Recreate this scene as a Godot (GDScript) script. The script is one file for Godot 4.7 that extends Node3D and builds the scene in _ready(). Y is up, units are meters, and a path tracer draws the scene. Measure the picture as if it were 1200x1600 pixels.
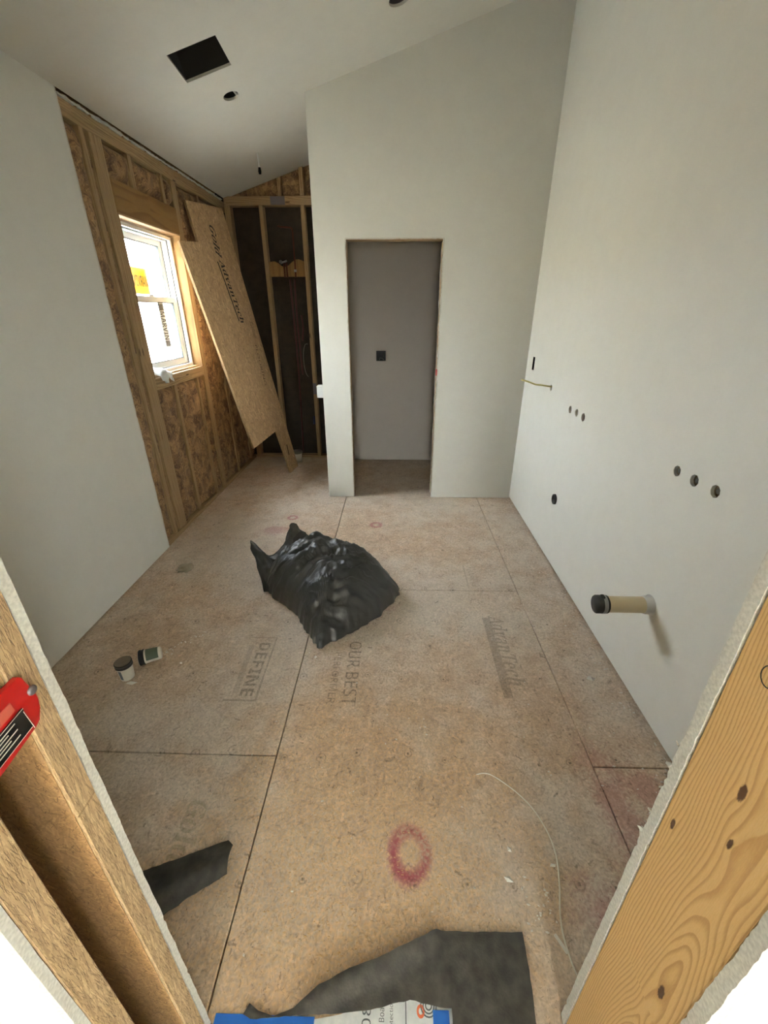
extends Node3D

# ------------------------------------------------------------------ measures (metres; y up, the room runs towards -z)
const XR := 1.07          # right wall face
const XL := -1.655        # left drywall face
const XS := -1.668        # face of the bare studs on the left
const ZP := -3.655        # partition face
const ZA := -4.86         # face of the bare studs in the alcove
const ZC := -4.755        # back of the closet
const SLOPE := 0.305
const SKY_POWER := 42.0
const SUN_POWER := 110.0
const EXPOSURE := 1.54

var M := {}
var rng := RandomNumberGenerator.new()


func ceil_y(x: float) -> float:
	return 2.56 + SLOPE * (x - XL)


# ------------------------------------------------------------------ naming helpers
func meta(o: Node, label := "", category := "", group := "", kind := "") -> Node:
	if label: o.set_meta("label", label)
	if category: o.set_meta("category", category)
	if group: o.set_meta("group", group)
	if kind: o.set_meta("kind", kind)
	return o


var taken := {}

func numbered(called: String, parent: Node) -> String:
	var key := str(parent.get_instance_id()) + called
	var n: int = taken.get(key, 0)
	taken[key] = n + 1
	return called if n == 0 else "%s_%03d" % [called, n]


func root_node(called: String, at := Vector3.ZERO, parent: Node = null) -> Node3D:
	var o := Node3D.new()
	var p: Node = parent if parent else self
	o.name = numbered(called, p)
	p.add_child(o, true)
	o.position = at
	return o


func put(called: String, mesh: Mesh, mat: Material, parent: Node = null, at := Vector3.ZERO, basis := Basis()) -> MeshInstance3D:
	var o := MeshInstance3D.new()
	var p: Node = parent if parent else self
	o.name = numbered(called, p)
	o.mesh = mesh
	o.material_override = mat
	p.add_child(o, true)
	o.transform = Transform3D(basis, at)
	o.cast_shadow = GeometryInstance3D.SHADOW_CASTING_SETTING_ON
	return o


# ------------------------------------------------------------------ mesh helpers
class MB:
	var st := SurfaceTool.new()
	func _init(smooth := false) -> void:
		st.begin(Mesh.PRIMITIVE_TRIANGLES)
		st.set_smooth_group(0 if smooth else -1)
	func tri(a: Vector3, b: Vector3, c: Vector3) -> void:   # counter-clockwise seen from outside
		st.add_vertex(a); st.add_vertex(c); st.add_vertex(b)
	func quad(a: Vector3, b: Vector3, c: Vector3, d: Vector3) -> void:
		tri(a, b, c); tri(a, c, d)
	func tuv(a: Vector3, b: Vector3, c: Vector3, ua: Vector2, ub: Vector2, uc: Vector2) -> void:
		st.set_uv(ua); st.add_vertex(a); st.set_uv(uc); st.add_vertex(c); st.set_uv(ub); st.add_vertex(b)
	func box(lo: Vector3, hi: Vector3, t := Transform3D()) -> void:
		var p: Array[Vector3] = []
		for i in 8:
			p.append(t * Vector3(hi.x if i & 1 else lo.x, hi.y if i & 2 else lo.y, hi.z if i & 4 else lo.z))
		quad(p[4], p[5], p[7], p[6]); quad(p[1], p[0], p[2], p[3])
		quad(p[5], p[1], p[3], p[7]); quad(p[0], p[4], p[6], p[2])
		quad(p[6], p[7], p[3], p[2]); quad(p[0], p[1], p[5], p[4])
	func bevel_box(s: Vector3, b: float) -> void:            # centred, its twelve edges chamfered
		var h := s / 2.0
		var g := h - Vector3(b, b, b)
		for ax in 3:
			var u := (ax + 1) % 3
			var v := (ax + 2) % 3
			for sg in [-1.0, 1.0]:
				var c: Array[Vector3] = []
				for k in [[-1, -1], [1, -1], [1, 1], [-1, 1]]:
					var p := Vector3()
					p[ax] = h[ax] * sg; p[u] = g[u] * k[0]; p[v] = g[v] * k[1]
					c.append(p)
				if sg > 0: quad(c[0], c[1], c[2], c[3])
				else: quad(c[3], c[2], c[1], c[0])
			for s1 in [-1.0, 1.0]:
				for s2 in [-1.0, 1.0]:
					var q: Array[Vector3] = []
					for k in [[-1, 0], [1, 0], [1, 1], [-1, 1]]:
						var p := Vector3()
						p[ax] = g[ax] * k[0]
						p[u] = (h[u] if k[1] == 0 else g[u]) * s1
						p[v] = (g[v] if k[1] == 0 else h[v]) * s2
						q.append(p)
					if s1 * s2 > 0: quad(q[0], q[1], q[2], q[3])
					else: quad(q[3], q[2], q[1], q[0])
		for k in 8:
			var s1 := 1.0 if k & 1 else -1.0
			var s2 := 1.0 if k & 2 else -1.0
			var s3 := 1.0 if k & 4 else -1.0
			var a := Vector3(h.x * s1, g.y * s2, g.z * s3)
			var bb := Vector3(g.x * s1, h.y * s2, g.z * s3)
			var c := Vector3(g.x * s1, g.y * s2, h.z * s3)
			if s1 * s2 * s3 > 0: tri(a, bb, c)
			else: tri(a, c, bb)
	func lathe(profile: PackedVector2Array, n := 28, t := Transform3D()) -> void:   # (radius, height) from the bottom up
		for i in profile.size() - 1:
			for k in n:
				var a0 := TAU * k / n
				var a1 := TAU * (k + 1) / n
				var p0 := profile[i]
				var p1 := profile[i + 1]
				var v := [Vector3(cos(a0) * p0.x, p0.y, -sin(a0) * p0.x), Vector3(cos(a1) * p0.x, p0.y, -sin(a1) * p0.x), Vector3(cos(a1) * p1.x, p1.y, -sin(a1) * p1.x), Vector3(cos(a0) * p1.x, p1.y, -sin(a0) * p1.x)]
				if p0.x > 0.0: tri(t * v[0], t * v[1], t * v[2])
				if p1.x > 0.0: tri(t * v[0], t * v[2], t * v[3])
	func tube(pts: PackedVector3Array, r: float, n := 8, r2 := -1.0) -> void:
		var rings: Array = []
		var side := Vector3.UP
		for i in pts.size():
			var d := (pts[mini(i + 1, pts.size() - 1)] - pts[maxi(i - 1, 0)]).normalized()
			if absf(d.dot(side)) > 0.95: side = Vector3.RIGHT
			var u := d.cross(side).normalized()
			var w := u.cross(d)
			side = w
			var rr := r if r2 < 0.0 else lerpf(r, r2, float(i) / (pts.size() - 1))
			var ring: Array[Vector3] = []
			for k in n:
				ring.append(pts[i] + (u * cos(TAU * k / n) + w * sin(TAU * k / n)) * rr)
			rings.append(ring)
		for i in pts.size() - 1:
			for k in n:
				quad(rings[i][(k + 1) % n], rings[i][k], rings[i + 1][k], rings[i + 1][(k + 1) % n])
		for k in range(1, n - 1):
			tri(rings[0][0], rings[0][k], rings[0][k + 1])
			tri(rings[-1][0], rings[-1][k + 1], rings[-1][k])
	func mesh() -> ArrayMesh:
		st.generate_normals()
		return st.commit()


func boxm(s: Vector3, b := 0.002) -> ArrayMesh:
	var m := MB.new()
	m.bevel_box(s, b)
	return m.mesh()


func span(called: String, lo: Vector3, hi: Vector3, mat: Material, parent: Node = null, b := 0.0015) -> MeshInstance3D:
	return put(called, boxm(hi - lo, b), mat, parent, (lo + hi) / 2.0)


func lumber(called: String, a: Vector3, b: Vector3, across: Vector3, w: float, d: float, parent: Node, mat: Material = null) -> MeshInstance3D:
	# a bar whose own y runs from a to b, w wide along «across» and d deep
	var y := (b - a).normalized()
	var x := (across - y * across.dot(y)).normalized()
	var z := x.cross(y)
	var m: Material = mat if mat else M["lumber%d" % (rng.randi() % 4)]
	return put(called, boxm(Vector3(w, (b - a).length(), d), 0.0025), m, parent, (a + b) / 2.0, Basis(x, y, z))


func ragged_bar(length: float, w: float, d: float, jit: float, seed_: int, step := 0.012) -> ArrayMesh:
	# an upright bar of board edge, torn and chipped along its length (starts at y = 0)
	var r := RandomNumberGenerator.new()
	r.seed = seed_
	var n := int(length / step)
	var mb := MB.new()
	var prev: Array[Vector3] = []
	var walk := [0.0, 0.0, 0.0, 0.0]
	for i in n + 1:
		var ring: Array[Vector3] = []
		var y := length * i / n
		for k in 4:
			walk[k] = walk[k] * 0.6 + r.randf_range(-jit, jit)
			var big := r.randf_range(0.5, 1.6) * jit * 2.0 if r.randf() < 0.05 else 0.0
			var sx := -1.0 if k == 0 or k == 3 else 1.0
			var sz := -1.0 if k < 2 else 1.0
			ring.append(Vector3(sx * (w / 2.0 - big * 0.5) + walk[k] * 0.6, y, sz * (d / 2.0 - big) + walk[(k + 1) % 4]))
		if i > 0:
			for k in 4:
				var q := (k + 1) % 4
				mb.quad(prev[q], prev[k], ring[k], ring[q])
		else:
			mb.quad(ring[0], ring[1], ring[2], ring[3])
		prev = ring
	mb.quad(prev[3], prev[2], prev[1], prev[0])
	return mb.mesh()


func sheet(poly: PackedVector2Array, thick: float, cell: float, height: Callable, jit := 0.0) -> ArrayMesh:
	# a thin sheet over a polygon (x, z): a fine grid inside it, raised by «height», with an edge all round
	var edge := PackedVector2Array()
	var r := RandomNumberGenerator.new()
	r.seed = 77
	for i in poly.size():
		var a := poly[i]
		var b := poly[(i + 1) % poly.size()]
		var n := maxi(1, int(a.distance_to(b) / cell))
		for k in n:
			var p := a.lerp(b, float(k) / n)
			if k > 0: p += Vector2(r.randf_range(-jit, jit), r.randf_range(-jit, jit))
			edge.append(p)
	var pts := edge.duplicate()
	var lo := edge[0]
	var hi := edge[0]
	for p in edge:
		lo = lo.min(p); hi = hi.max(p)
	var z := lo.y
	while z < hi.y:
		var x := lo.x
		while x < hi.x:
			var p := Vector2(x + r.randf_range(-0.2, 0.2) * cell, z + r.randf_range(-0.2, 0.2) * cell)
			if Geometry2D.is_point_in_polygon(p, edge):
				var near := 9.0
				for e in edge:
					near = minf(near, p.distance_squared_to(e))
				if near > cell * cell * 0.3: pts.append(p)
			x += cell
		z += cell
	var ids := Geometry2D.triangulate_delaunay(pts)
	var mb := MB.new(true)
	var top: Array[Vector3] = []
	for p in pts:
		top.append(Vector3(p.x, height.call(p) + thick, p.y))
	var down := Vector3(0, -thick, 0)
	for i in range(0, ids.size(), 3):
		var a := ids[i]
		var b := ids[i + 1]
		var c := ids[i + 2]
		if not Geometry2D.is_point_in_polygon((pts[a] + pts[b] + pts[c]) / 3.0, edge): continue
		if (pts[b] - pts[a]).cross(pts[c] - pts[a]) > 0.0:
			var s := b; b = c; c = s
		mb.tri(top[a], top[b], top[c])
		mb.tri(top[a] + down, top[c] + down, top[b] + down)
	var turn := 0.0
	for i in edge.size():
		turn += edge[i].cross(edge[(i + 1) % edge.size()])
	mb.st.set_smooth_group(-1)
	for i in edge.size():
		var j := (i + 1) % edge.size()
		if turn > 0.0: mb.quad(top[i], top[j], top[j] + down, top[i] + down)
		else: mb.quad(top[j], top[i], top[i] + down, top[j] + down)
	return mb.mesh()


func noise(freq: float, seed_: int, oct := 4, type := FastNoiseLite.TYPE_SIMPLEX_SMOOTH) -> FastNoiseLite:
	var n := FastNoiseLite.new()
	n.noise_type = type
	n.seed = seed_
	n.frequency = freq
	n.fractal_octaves = oct
	return n


# ------------------------------------------------------------------ lettering
func font(serif := false, bold := true, italic := false) -> Font:
	var f := SystemFont.new()
	f.font_names = PackedStringArray(["Droid Serif" if serif else "Droid Sans"])
	f.font_weight = 700 if bold else 400
	if italic:
		var v := FontVariation.new()
		v.base_font = f
		v.variation_transform = Transform2D(Vector2(1, 0.25), Vector2(0, 1), Vector2.ZERO)
		return v
	return f


func text_triangles(s: String, f: Font) -> PackedVector2Array:       # fitted into 0..1 by 0..1
	var t := TextMesh.new()
	t.text = s
	t.font = f
	t.font_size = 48
	t.pixel_size = 0.01
	t.depth = 0.0
	t.curve_step = 2.0
	var arr := t.get_mesh_arrays()
	var v: PackedVector3Array = arr[Mesh.ARRAY_VERTEX]
	var ids: PackedInt32Array = arr[Mesh.ARRAY_INDEX] if arr[Mesh.ARRAY_INDEX] != null else PackedInt32Array(range(v.size()))
	var lo := v[0]
	var hi := v[0]
	for p in v:
		lo = lo.min(p); hi = hi.max(p)
	var out := PackedVector2Array()
	for i in ids:
		out.append(Vector2((v[i].x - lo.x) / (hi.x - lo.x), (v[i].y - lo.y) / (hi.y - lo.y)))
	return out


func lettering(called: String, s: String, f: Font, origin: Vector3, along: Vector3, upward: Vector3, mat: Material, parent: Node, lift := 0.0006) -> MeshInstance3D:
	# flat print: «along» and «upward» span the whole line of text
	var tr := text_triangles(s, f)
	var mb := MB.new()
	var nrm := along.cross(upward).normalized()
	for i in range(0, tr.size(), 3):
		var a := origin + along * tr[i].x + upward * tr[i].y + nrm * lift
		var b := origin + along * tr[i + 1].x + upward * tr[i + 1].y + nrm * lift
		var c := origin + along * tr[i + 2].x + upward * tr[i + 2].y + nrm * lift
		if (b - a).cross(c - a).length() < 1e-10: continue
		if (b - a).cross(c - a).dot(nrm) > 0.0: mb.tri(a, b, c)
		else: mb.tri(a, c, b)
	return put(called, mb.mesh(), mat, parent)


# ------------------------------------------------------------------ computed textures
func strand_values(size: int, count: int, seed_: int, spread: float, len_lo: float, len_hi: float, dark: int) -> PackedFloat32Array:
	# pressed wood strands: thousands of short strokes, some lighter, some darker, thin dark gaps between; repeats at its edges
	var r := RandomNumberGenerator.new()
	r.seed = seed_
	var v := PackedFloat32Array()
	v.resize(size * size)
	v.fill(1.0)
	for k in count + dark:
		var is_dark := k >= count
		var a := r.randfn(0.0, spread)
		var dx := sin(a)
		var dy := cos(a)
		var l := int(r.randf_range(len_lo, len_hi) * (0.35 if is_dark else 1.0))
		var w := 1 if is_dark else r.randi_range(2, 6)
		var tone := r.randf_range(0.62, 0.85) if is_dark else 1.0 + r.randfn(0.0, 0.07)
		var x0 := r.randf() * size
		var y0 := r.randf() * size
		for i in l:
			for j in w:
				var x := posmod(int(x0 + dx * i - dy * j), size)
				var y := posmod(int(y0 + dy * i + dx * j), size)
				var at := y * size + x
				v[at] = v[at] * tone if is_dark else lerpf(v[at], tone, 0.55)
	return v


func tint_image(v: PackedFloat32Array, size: int, base: Color, warm: Color) -> Image:
	var bytes := PackedByteArray()
	bytes.resize(size * size * 3)
	for i in size * size:
		var t := v[i]
		var k := clampf((t - 0.75) * 2.0, 0.0, 1.0)
		bytes[i * 3] = int(clampf(lerpf(warm.r, base.r, k) * t, 0, 1) * 255.0)
		bytes[i * 3 + 1] = int(clampf(lerpf(warm.g, base.g, k) * t, 0, 1) * 255.0)
		bytes[i * 3 + 2] = int(clampf(lerpf(warm.b, base.b, k) * t, 0, 1) * 255.0)
	return Image.create_from_data(size, size, false, Image.FORMAT_RGB8, bytes)


func lumber_image(w: int, h: int, seed_: int, light: Color, dark: Color, knots: Array, pitch: float, flat := 0.0) -> Image:
	# sawn pine: year rings drawn out along the board, bent round the knots. One pixel of width is w-th of the board.
	var n1 := noise(0.004, seed_, 3)
	var n2 := noise(0.05, seed_ + 1, 3)
	var n3 := noise(0.35, seed_ + 2, 2)
	var bytes := PackedByteArray()
	bytes.resize(w * h * 3)
	for y in h:
		for x in w:
			var bend := n1.get_noise_2d(x * 1.4, y * 0.42) * 30.0
			var knot := 0.0
			for k in knots:
				var dx: float = (x - k[0]) / k[2]
				var dy: float = (y - k[1]) / (k[2] * 1.9)
				var d := dx * dx + dy * dy
				bend += k[3] * exp(-d * 0.16)
				knot = maxf(knot, smoothstep(1.15, 0.75, sqrt(d) + n2.get_noise_2d(x * 4.0, y * 2.0) * 0.25) if k[4] > 0 else 0.0)
			var ring := (x * 0.55 + bend) / pitch
			if flat > 0.0:
				var depth := 46.0 + n1.get_noise_2d(40.0, y * 0.22) * 70.0
				ring = (sqrt(pow(x - flat, 2.0) + depth * depth) + bend * 0.5) / pitch
			var s := ring - floorf(ring)
			var late := smoothstep(0.45, 0.93, s) * (1.0 - smoothstep(0.94, 1.0, s))
			var t := late * 0.75 + n2.get_noise_2d(x * 9.0, y * 0.5) * 0.20 + n3.get_noise_2d(x * 3.0, y * 0.25) * 0.12
			var c := light.lerp(dark, clampf(t, 0.0, 1.0))
			if t < 0.0: c = c.lightened(clampf(-t * 0.4, 0.0, 0.2))
			if knot > 0.0: c = c.lerp(Color(0.26, 0.16, 0.09), knot * 0.9)
			var at := (y * w + x) * 3
			bytes[at] = int(clampf(c.r, 0, 1) * 255.0)
			bytes[at + 1] = int(clampf(c.g, 0, 1) * 255.0)
			bytes[at + 2] = int(clampf(c.b, 0, 1) * 255.0)
	return Image.create_from_data(w, h, false, Image.FORMAT_RGB8, bytes)


func insulation_image(size: int) -> Image:
	# brown mineral wool: curling fibres, light where they lie thick
	var warp := noise(0.012, 5, 3)
	var fib := noise(0.035, 9, 4)
	fib.fractal_type = FastNoiseLite.FRACTAL_RIDGED
	var blot := noise(0.008, 14, 3)
	var bytes := PackedByteArray()
	bytes.resize(size * size * 3)
	for y in size:
		for x in size:
			var wx := warp.get_noise_2d(x, y) * 60.0
			var wy := warp.get_noise_2d(x + 900, y + 300) * 60.0
			var a := fib.get_noise_2d(x * 1.5 + wx, y * 0.7 + wy) * 0.5 + 0.5
			var b := blot.get_noise_2d(x + wx, y + wy) * 0.5 + 0.5
			var t := clampf((a - 0.5) * 1.3 + (b - 0.5) * 1.5 + 0.45, 0.0, 1.0)
			var c := Color(0.30, 0.205, 0.125).lerp(Color(0.60, 0.475, 0.32), t)
			if a > 0.84: c = c.lerp(Color(0.84, 0.74, 0.58), clampf((a - 0.84) * 6.0, 0.0, 0.6))
			var at := (y * size + x) * 3
			bytes[at] = int(c.r * 255.0); bytes[at + 1] = int(c.g * 255.0); bytes[at + 2] = int(c.b * 255.0)
	return Image.create_from_data(size, size, false, Image.FORMAT_RGB8, bytes)


const FW := 1152
const FH := 2048
const FX0 := -1.70
const FZ0 := -5.0
const FSX := 2.8 / 1152.0
const FSZ := 5.0 / 2048.0
var ink := PackedFloat32Array()

func ink_text(s: String, f: Font, x: float, z: float, along: Vector2, up: Vector2, strength: float) -> void:
	var tr := text_triangles(s, f)
	for i in range(0, tr.size(), 3):
		var p: Array[Vector2] = []
		for k in 3:
			var w := Vector2(x, z) + along * tr[i + k].x + up * tr[i + k].y
			p.append(Vector2((w.x - FX0) / FSX, (w.y - FZ0) / FSZ))
		ink_tri(p[0], p[1], p[2], strength)


func ink_tri(a: Vector2, b: Vector2, c: Vector2, strength: float) -> void:
	var area := (b - a).cross(c - a)
	if absf(area) < 0.01: return
	for y in range(maxi(0, int(minf(a.y, minf(b.y, c.y)))), mini(FH - 1, int(maxf(a.y, maxf(b.y, c.y))) + 1) + 1):
		for x in range(maxi(0, int(minf(a.x, minf(b.x, c.x)))), mini(FW - 1, int(maxf(a.x, maxf(b.x, c.x))) + 1) + 1):
			var q := Vector2(x + 0.5, y + 0.5)
			var u := (b - a).cross(q - a) / area
			var v := (c - b).cross(q - b) / area
			var w := (a - c).cross(q - c) / area
			if u >= -0.02 and v >= -0.02 and w >= -0.02:
				ink[y * FW + x] = maxf(ink[y * FW + x], strength) if strength > 0.0 else strength


func ink_bar(x0: float, z0: float, x1: float, z1: float, wide: float, strength: float) -> void:
	var d := Vector2(x1 - x0, z1 - z0)
	var n := d.orthogonal().normalized() * wide / 2.0
	var q: Array[Vector2] = []
	for w in [Vector2(x0, z0) + n, Vector2(x0, z0) - n, Vector2(x1, z1) - n, Vector2(x1, z1) + n]:
		q.append(Vector2((w.x - FX0) / FSX, (w.y - FZ0) / FSZ))
	ink_tri(q[0], q[1], q[2], strength)
	ink_tri(q[0], q[2], q[3], strength)


func floor_image(strands: PackedFloat32Array, ssize: int) -> Image:
	ink.resize(FW * FH)
	ink.fill(0.0)
	var plain := font(false, false)
	var bold := font(false, true)
	# the mill's stamps, worn by boots; every line reads along +z with its top to +x
	ink_text("DEFINE", bold, -0.695, -1.70, Vector2(0.0, 0.34), Vector2(0.058, 0), 0.42)
	ink_bar(-0.62, -1.74, -0.615, -1.34, 0.008, 0.3)
	ink_bar(-0.76, -1.335, -0.615, -1.335, 0.008, 0.3)
	ink_bar(-0.765, -1.74, -0.62, -1.74, 0.008, 0.22)
	ink_bar(-0.735, -1.68, -0.72, -1.38, 0.025, 0.16)
	ink_text("OUR BEST", plain, -0.225, -1.72, Vector2(0.0, 0.40), Vector2(0.062, 0), 0.5)
	ink_text("PERFORMER", plain, -0.292, -1.64, Vector2(0.0, 0.31), Vector2(0.034, 0), 0.42)
	ink_bar(0.525, -1.93, 0.525, -1.38, 0.038, 0.30)
	ink_text("AdvanTech", font(true, true, true), 0.54, -1.95, Vector2(0.0, 0.50), Vector2(0.085, 0), 0.34)
	ink_text("FLOORING", plain, 0.50, -2.46, Vector2(0.0, 0.22), Vector2(0.05, 0), 0.25)
	ink_bar(0.475, -2.48, 0.475, -2.22, 0.01, 0.15)
	ink_text("Gold", font(true, true, true), -0.715, -0.905, Vector2(0.0, 0.19), Vector2(0.075, 0), -0.3)
	var r := RandomNumberGenerator.new()
	r.seed = 11
	for joist in [-4.7, -4.3, -3.9, -3.48, -3.08, -2.68, -2.2, -1.88, -1.48, -1.085, -0.68, -0.28]:
		for k in 17:                                    # a screw every 15-20 cm, some with a ring round the dimple
			var cx := FX0 + 0.1 + k * 0.165 + r.randf_range(-0.03, 0.03)
			var cz: float = joist + r.randf_range(-0.02, 0.02)
			var rad := r.randf_range(0.010, 0.019)
			var open := r.randf() * TAU
			if r.randf() < 0.75:
				for s in 9:
					var a0 := open + s * 0.5
					ink_bar(cx + cos(a0) * rad, cz + sin(a0) * rad, cx + cos(a0 + 0.5) * rad, cz + sin(a0 + 0.5) * rad, 0.004, r.randf_range(0.2, 0.42))
			ink_bar(cx - 0.004, cz, cx + 0.004, cz, 0.008, 0.55)
	for k in 700:                                       # scuffs
		var cx := r.randf_range(FX0, 1.1)
		var cz := r.randf_range(-5.0, 0.0)
		var a := r.randf() * TAU
		var l := r.randf_range(0.004, 0.03)
		ink_bar(cx, cz, cx + cos(a) * l, cz + sin(a) * l, r.randf_range(0.003, 0.007), r.randf_range(0.1, 0.5))
	var big := noise(0.9, 21, 4)
	var mid := noise(6.0, 22, 4)
	var fine := noise(70.0, 23, 2)
	var streak := noise(3.0, 24, 3)
	var bytes := PackedByteArray()
	bytes.resize(FW * FH * 3)
	for y in FH:
		var z := FZ0 + (y + 0.5) * FSZ
		for x in FW:
			var wx := FX0 + (x + 0.5) * FSX
			var i := y * FW + x
			var b := big.get_noise_2d(wx, z)
			var m := mid.get_noise_2d(wx, z)
			var g := fine.get_noise_2d(wx, z)
			var tone := strands[(y % ssize) * ssize + (x % ssize)]
			# plaster dust trodden into the wood: thicker by the right wall and by the left jamb
			var dust := clampf(0.60 + b * 1.1 + m * 0.55 + g * 0.25, 0.0, 1.0)
			# fresh sawdust and shavings trodden in near the doorway
			var saw := smoothstep(0.9, 0.25, Vector2(wx + 0.12, (z + 0.72) * 1.1).length() + m * 0.35 + b * 0.2) * clampf(0.65 + g * 0.8 + m * 0.4, 0.0, 1.0)
			var cr := lerpf(0.80, 0.835, dust)
			var cg := lerpf(0.702, 0.780, dust)
			var cb := lerpf(0.602, 0.715, dust)
			cr = lerpf(cr, 0.84, saw * 0.75); cg = lerpf(cg, 0.695, saw * 0.75); cb = lerpf(cb, 0.52, saw * 0.75)
			var soften := 1.0 - dust * 0.62
			var t := 1.0 + (tone - 1.0) * soften + g * 0.06 + m * 0.035
			cr *= t; cg *= t; cb *= t
			# red chalk
			var dx := (wx - 0.062) / 0.068
			var dz := (z + 0.762) / 0.083
			var rr := sqrt(dx * dx + dz * dz)
			var ringm := smoothstep(0.5, 0.08, absf(rr - 0.78) + g * 0.20 + m * 0.15 + 0.06) * clampf(0.62 - 0.22 * (dx - dz * 0.8) + g * 0.7 + m * 0.5, 0.08, 0.92)
			var soft := 0.0
			for st in [[0.80, -0.93, 0.10, 0.22], [0.93, -0.95, 0.07, 0.16], [0.62, -0.62, 0.10, 0.10], [0.86, -0.78, 0.05, 0.14], [-0.94, -2.95, 0.16, 0.10], [-0.15, -1.98, 0.14, 0.10]]:
				var d: float = Vector2((wx - st[0]) / st[2], (z - st[1]) / st[3]).length()
				soft = maxf(soft, smoothstep(1.2, 0.2, d + m * 0.7 + g * 0.4) * 0.19)
			for st in [[-0.148, -3.08, 0.045], [-0.86, -3.2, 0.04]]:
				var d: float = Vector2(wx - st[0], z - st[1]).length() / st[2]
				soft = maxf(soft, smoothstep(0.45, 0.1, absf(d - 0.85) + g * 0.25) * 0.4)
			var red := clampf(maxf(ringm, soft), 0.0, 1.0)
			cr = lerpf(cr, 0.60, red); cg = lerpf(cg, 0.24, red); cb = lerpf(cb, 0.31, red)
			# print and scuffs, broken where the grain is worn
			var p := ink[i]
			if p != 0.0:
				var worn := clampf(0.75 + g * 1.1 + (tone - 1.0) * 2.0, 0.15, 1.0) * absf(p)
				if p > 0.0:
					cr = lerpf(cr, 0.24, worn); cg = lerpf(cg, 0.21, worn); cb = lerpf(cb, 0.18, worn)
				else:
					cr = lerpf(cr, 0.42, worn); cg = lerpf(cg, 0.44, worn); cb = lerpf(cb, 0.33, worn)
			# specks of joint compound
			if g > 0.72 and m > 0.12: cr = 0.86; cg = 0.84; cb = 0.80
			var at := i * 3
			bytes[at] = int(clampf(cr, 0, 1) * 255.0); bytes[at + 1] = int(clampf(cg, 0, 1) * 255.0); bytes[at + 2] = int(clampf(cb, 0, 1) * 255.0)
	return Image.create_from_data(FW, FH, false, Image.FORMAT_RGB8, bytes)


func tex(im: Image) -> ImageTexture:
	return ImageTexture.create_from_image(im)


func mat(called: String, c: Color, rough := 0.8, metal := 0.0, spec := 0.5) -> StandardMaterial3D:
	var m := StandardMaterial3D.new()
	m.resource_name = called
	m.albedo_color = c
	m.roughness = rough
	m.metallic = metal
	m.metallic_specular = spec
	M[called] = m
	return m


func tri_mat(called: String, t: Texture2D, scale: Vector3, rough: float, c := Color.WHITE, offset := Vector3.ZERO) -> StandardMaterial3D:
	var m := mat(called, c, rough)
	m.albedo_texture = t
	m.uv1_triplanar = true
	m.uv1_triplanar_sharpness = 8.0
	m.uv1_scale = scale
	m.uv1_offset = offset
	return m


func noise_tex(freq: float, seed_: int, lo: Color, hi: Color, size := 256, oct := 4) -> NoiseTexture2D:
	var t := NoiseTexture2D.new()
	t.width = size; t.height = size
	t.seamless = true
	t.noise = noise(freq, seed_, oct)
	var g := Gradient.new()
	g.set_color(0, lo); g.set_color(1, hi)
	t.color_ramp = g
	return t


func relief(m: StandardMaterial3D, t: Texture2D, cm: float) -> void:
	m.heightmap_enabled = true
	m.heightmap_texture = t
	m.heightmap_scale = cm


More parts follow.
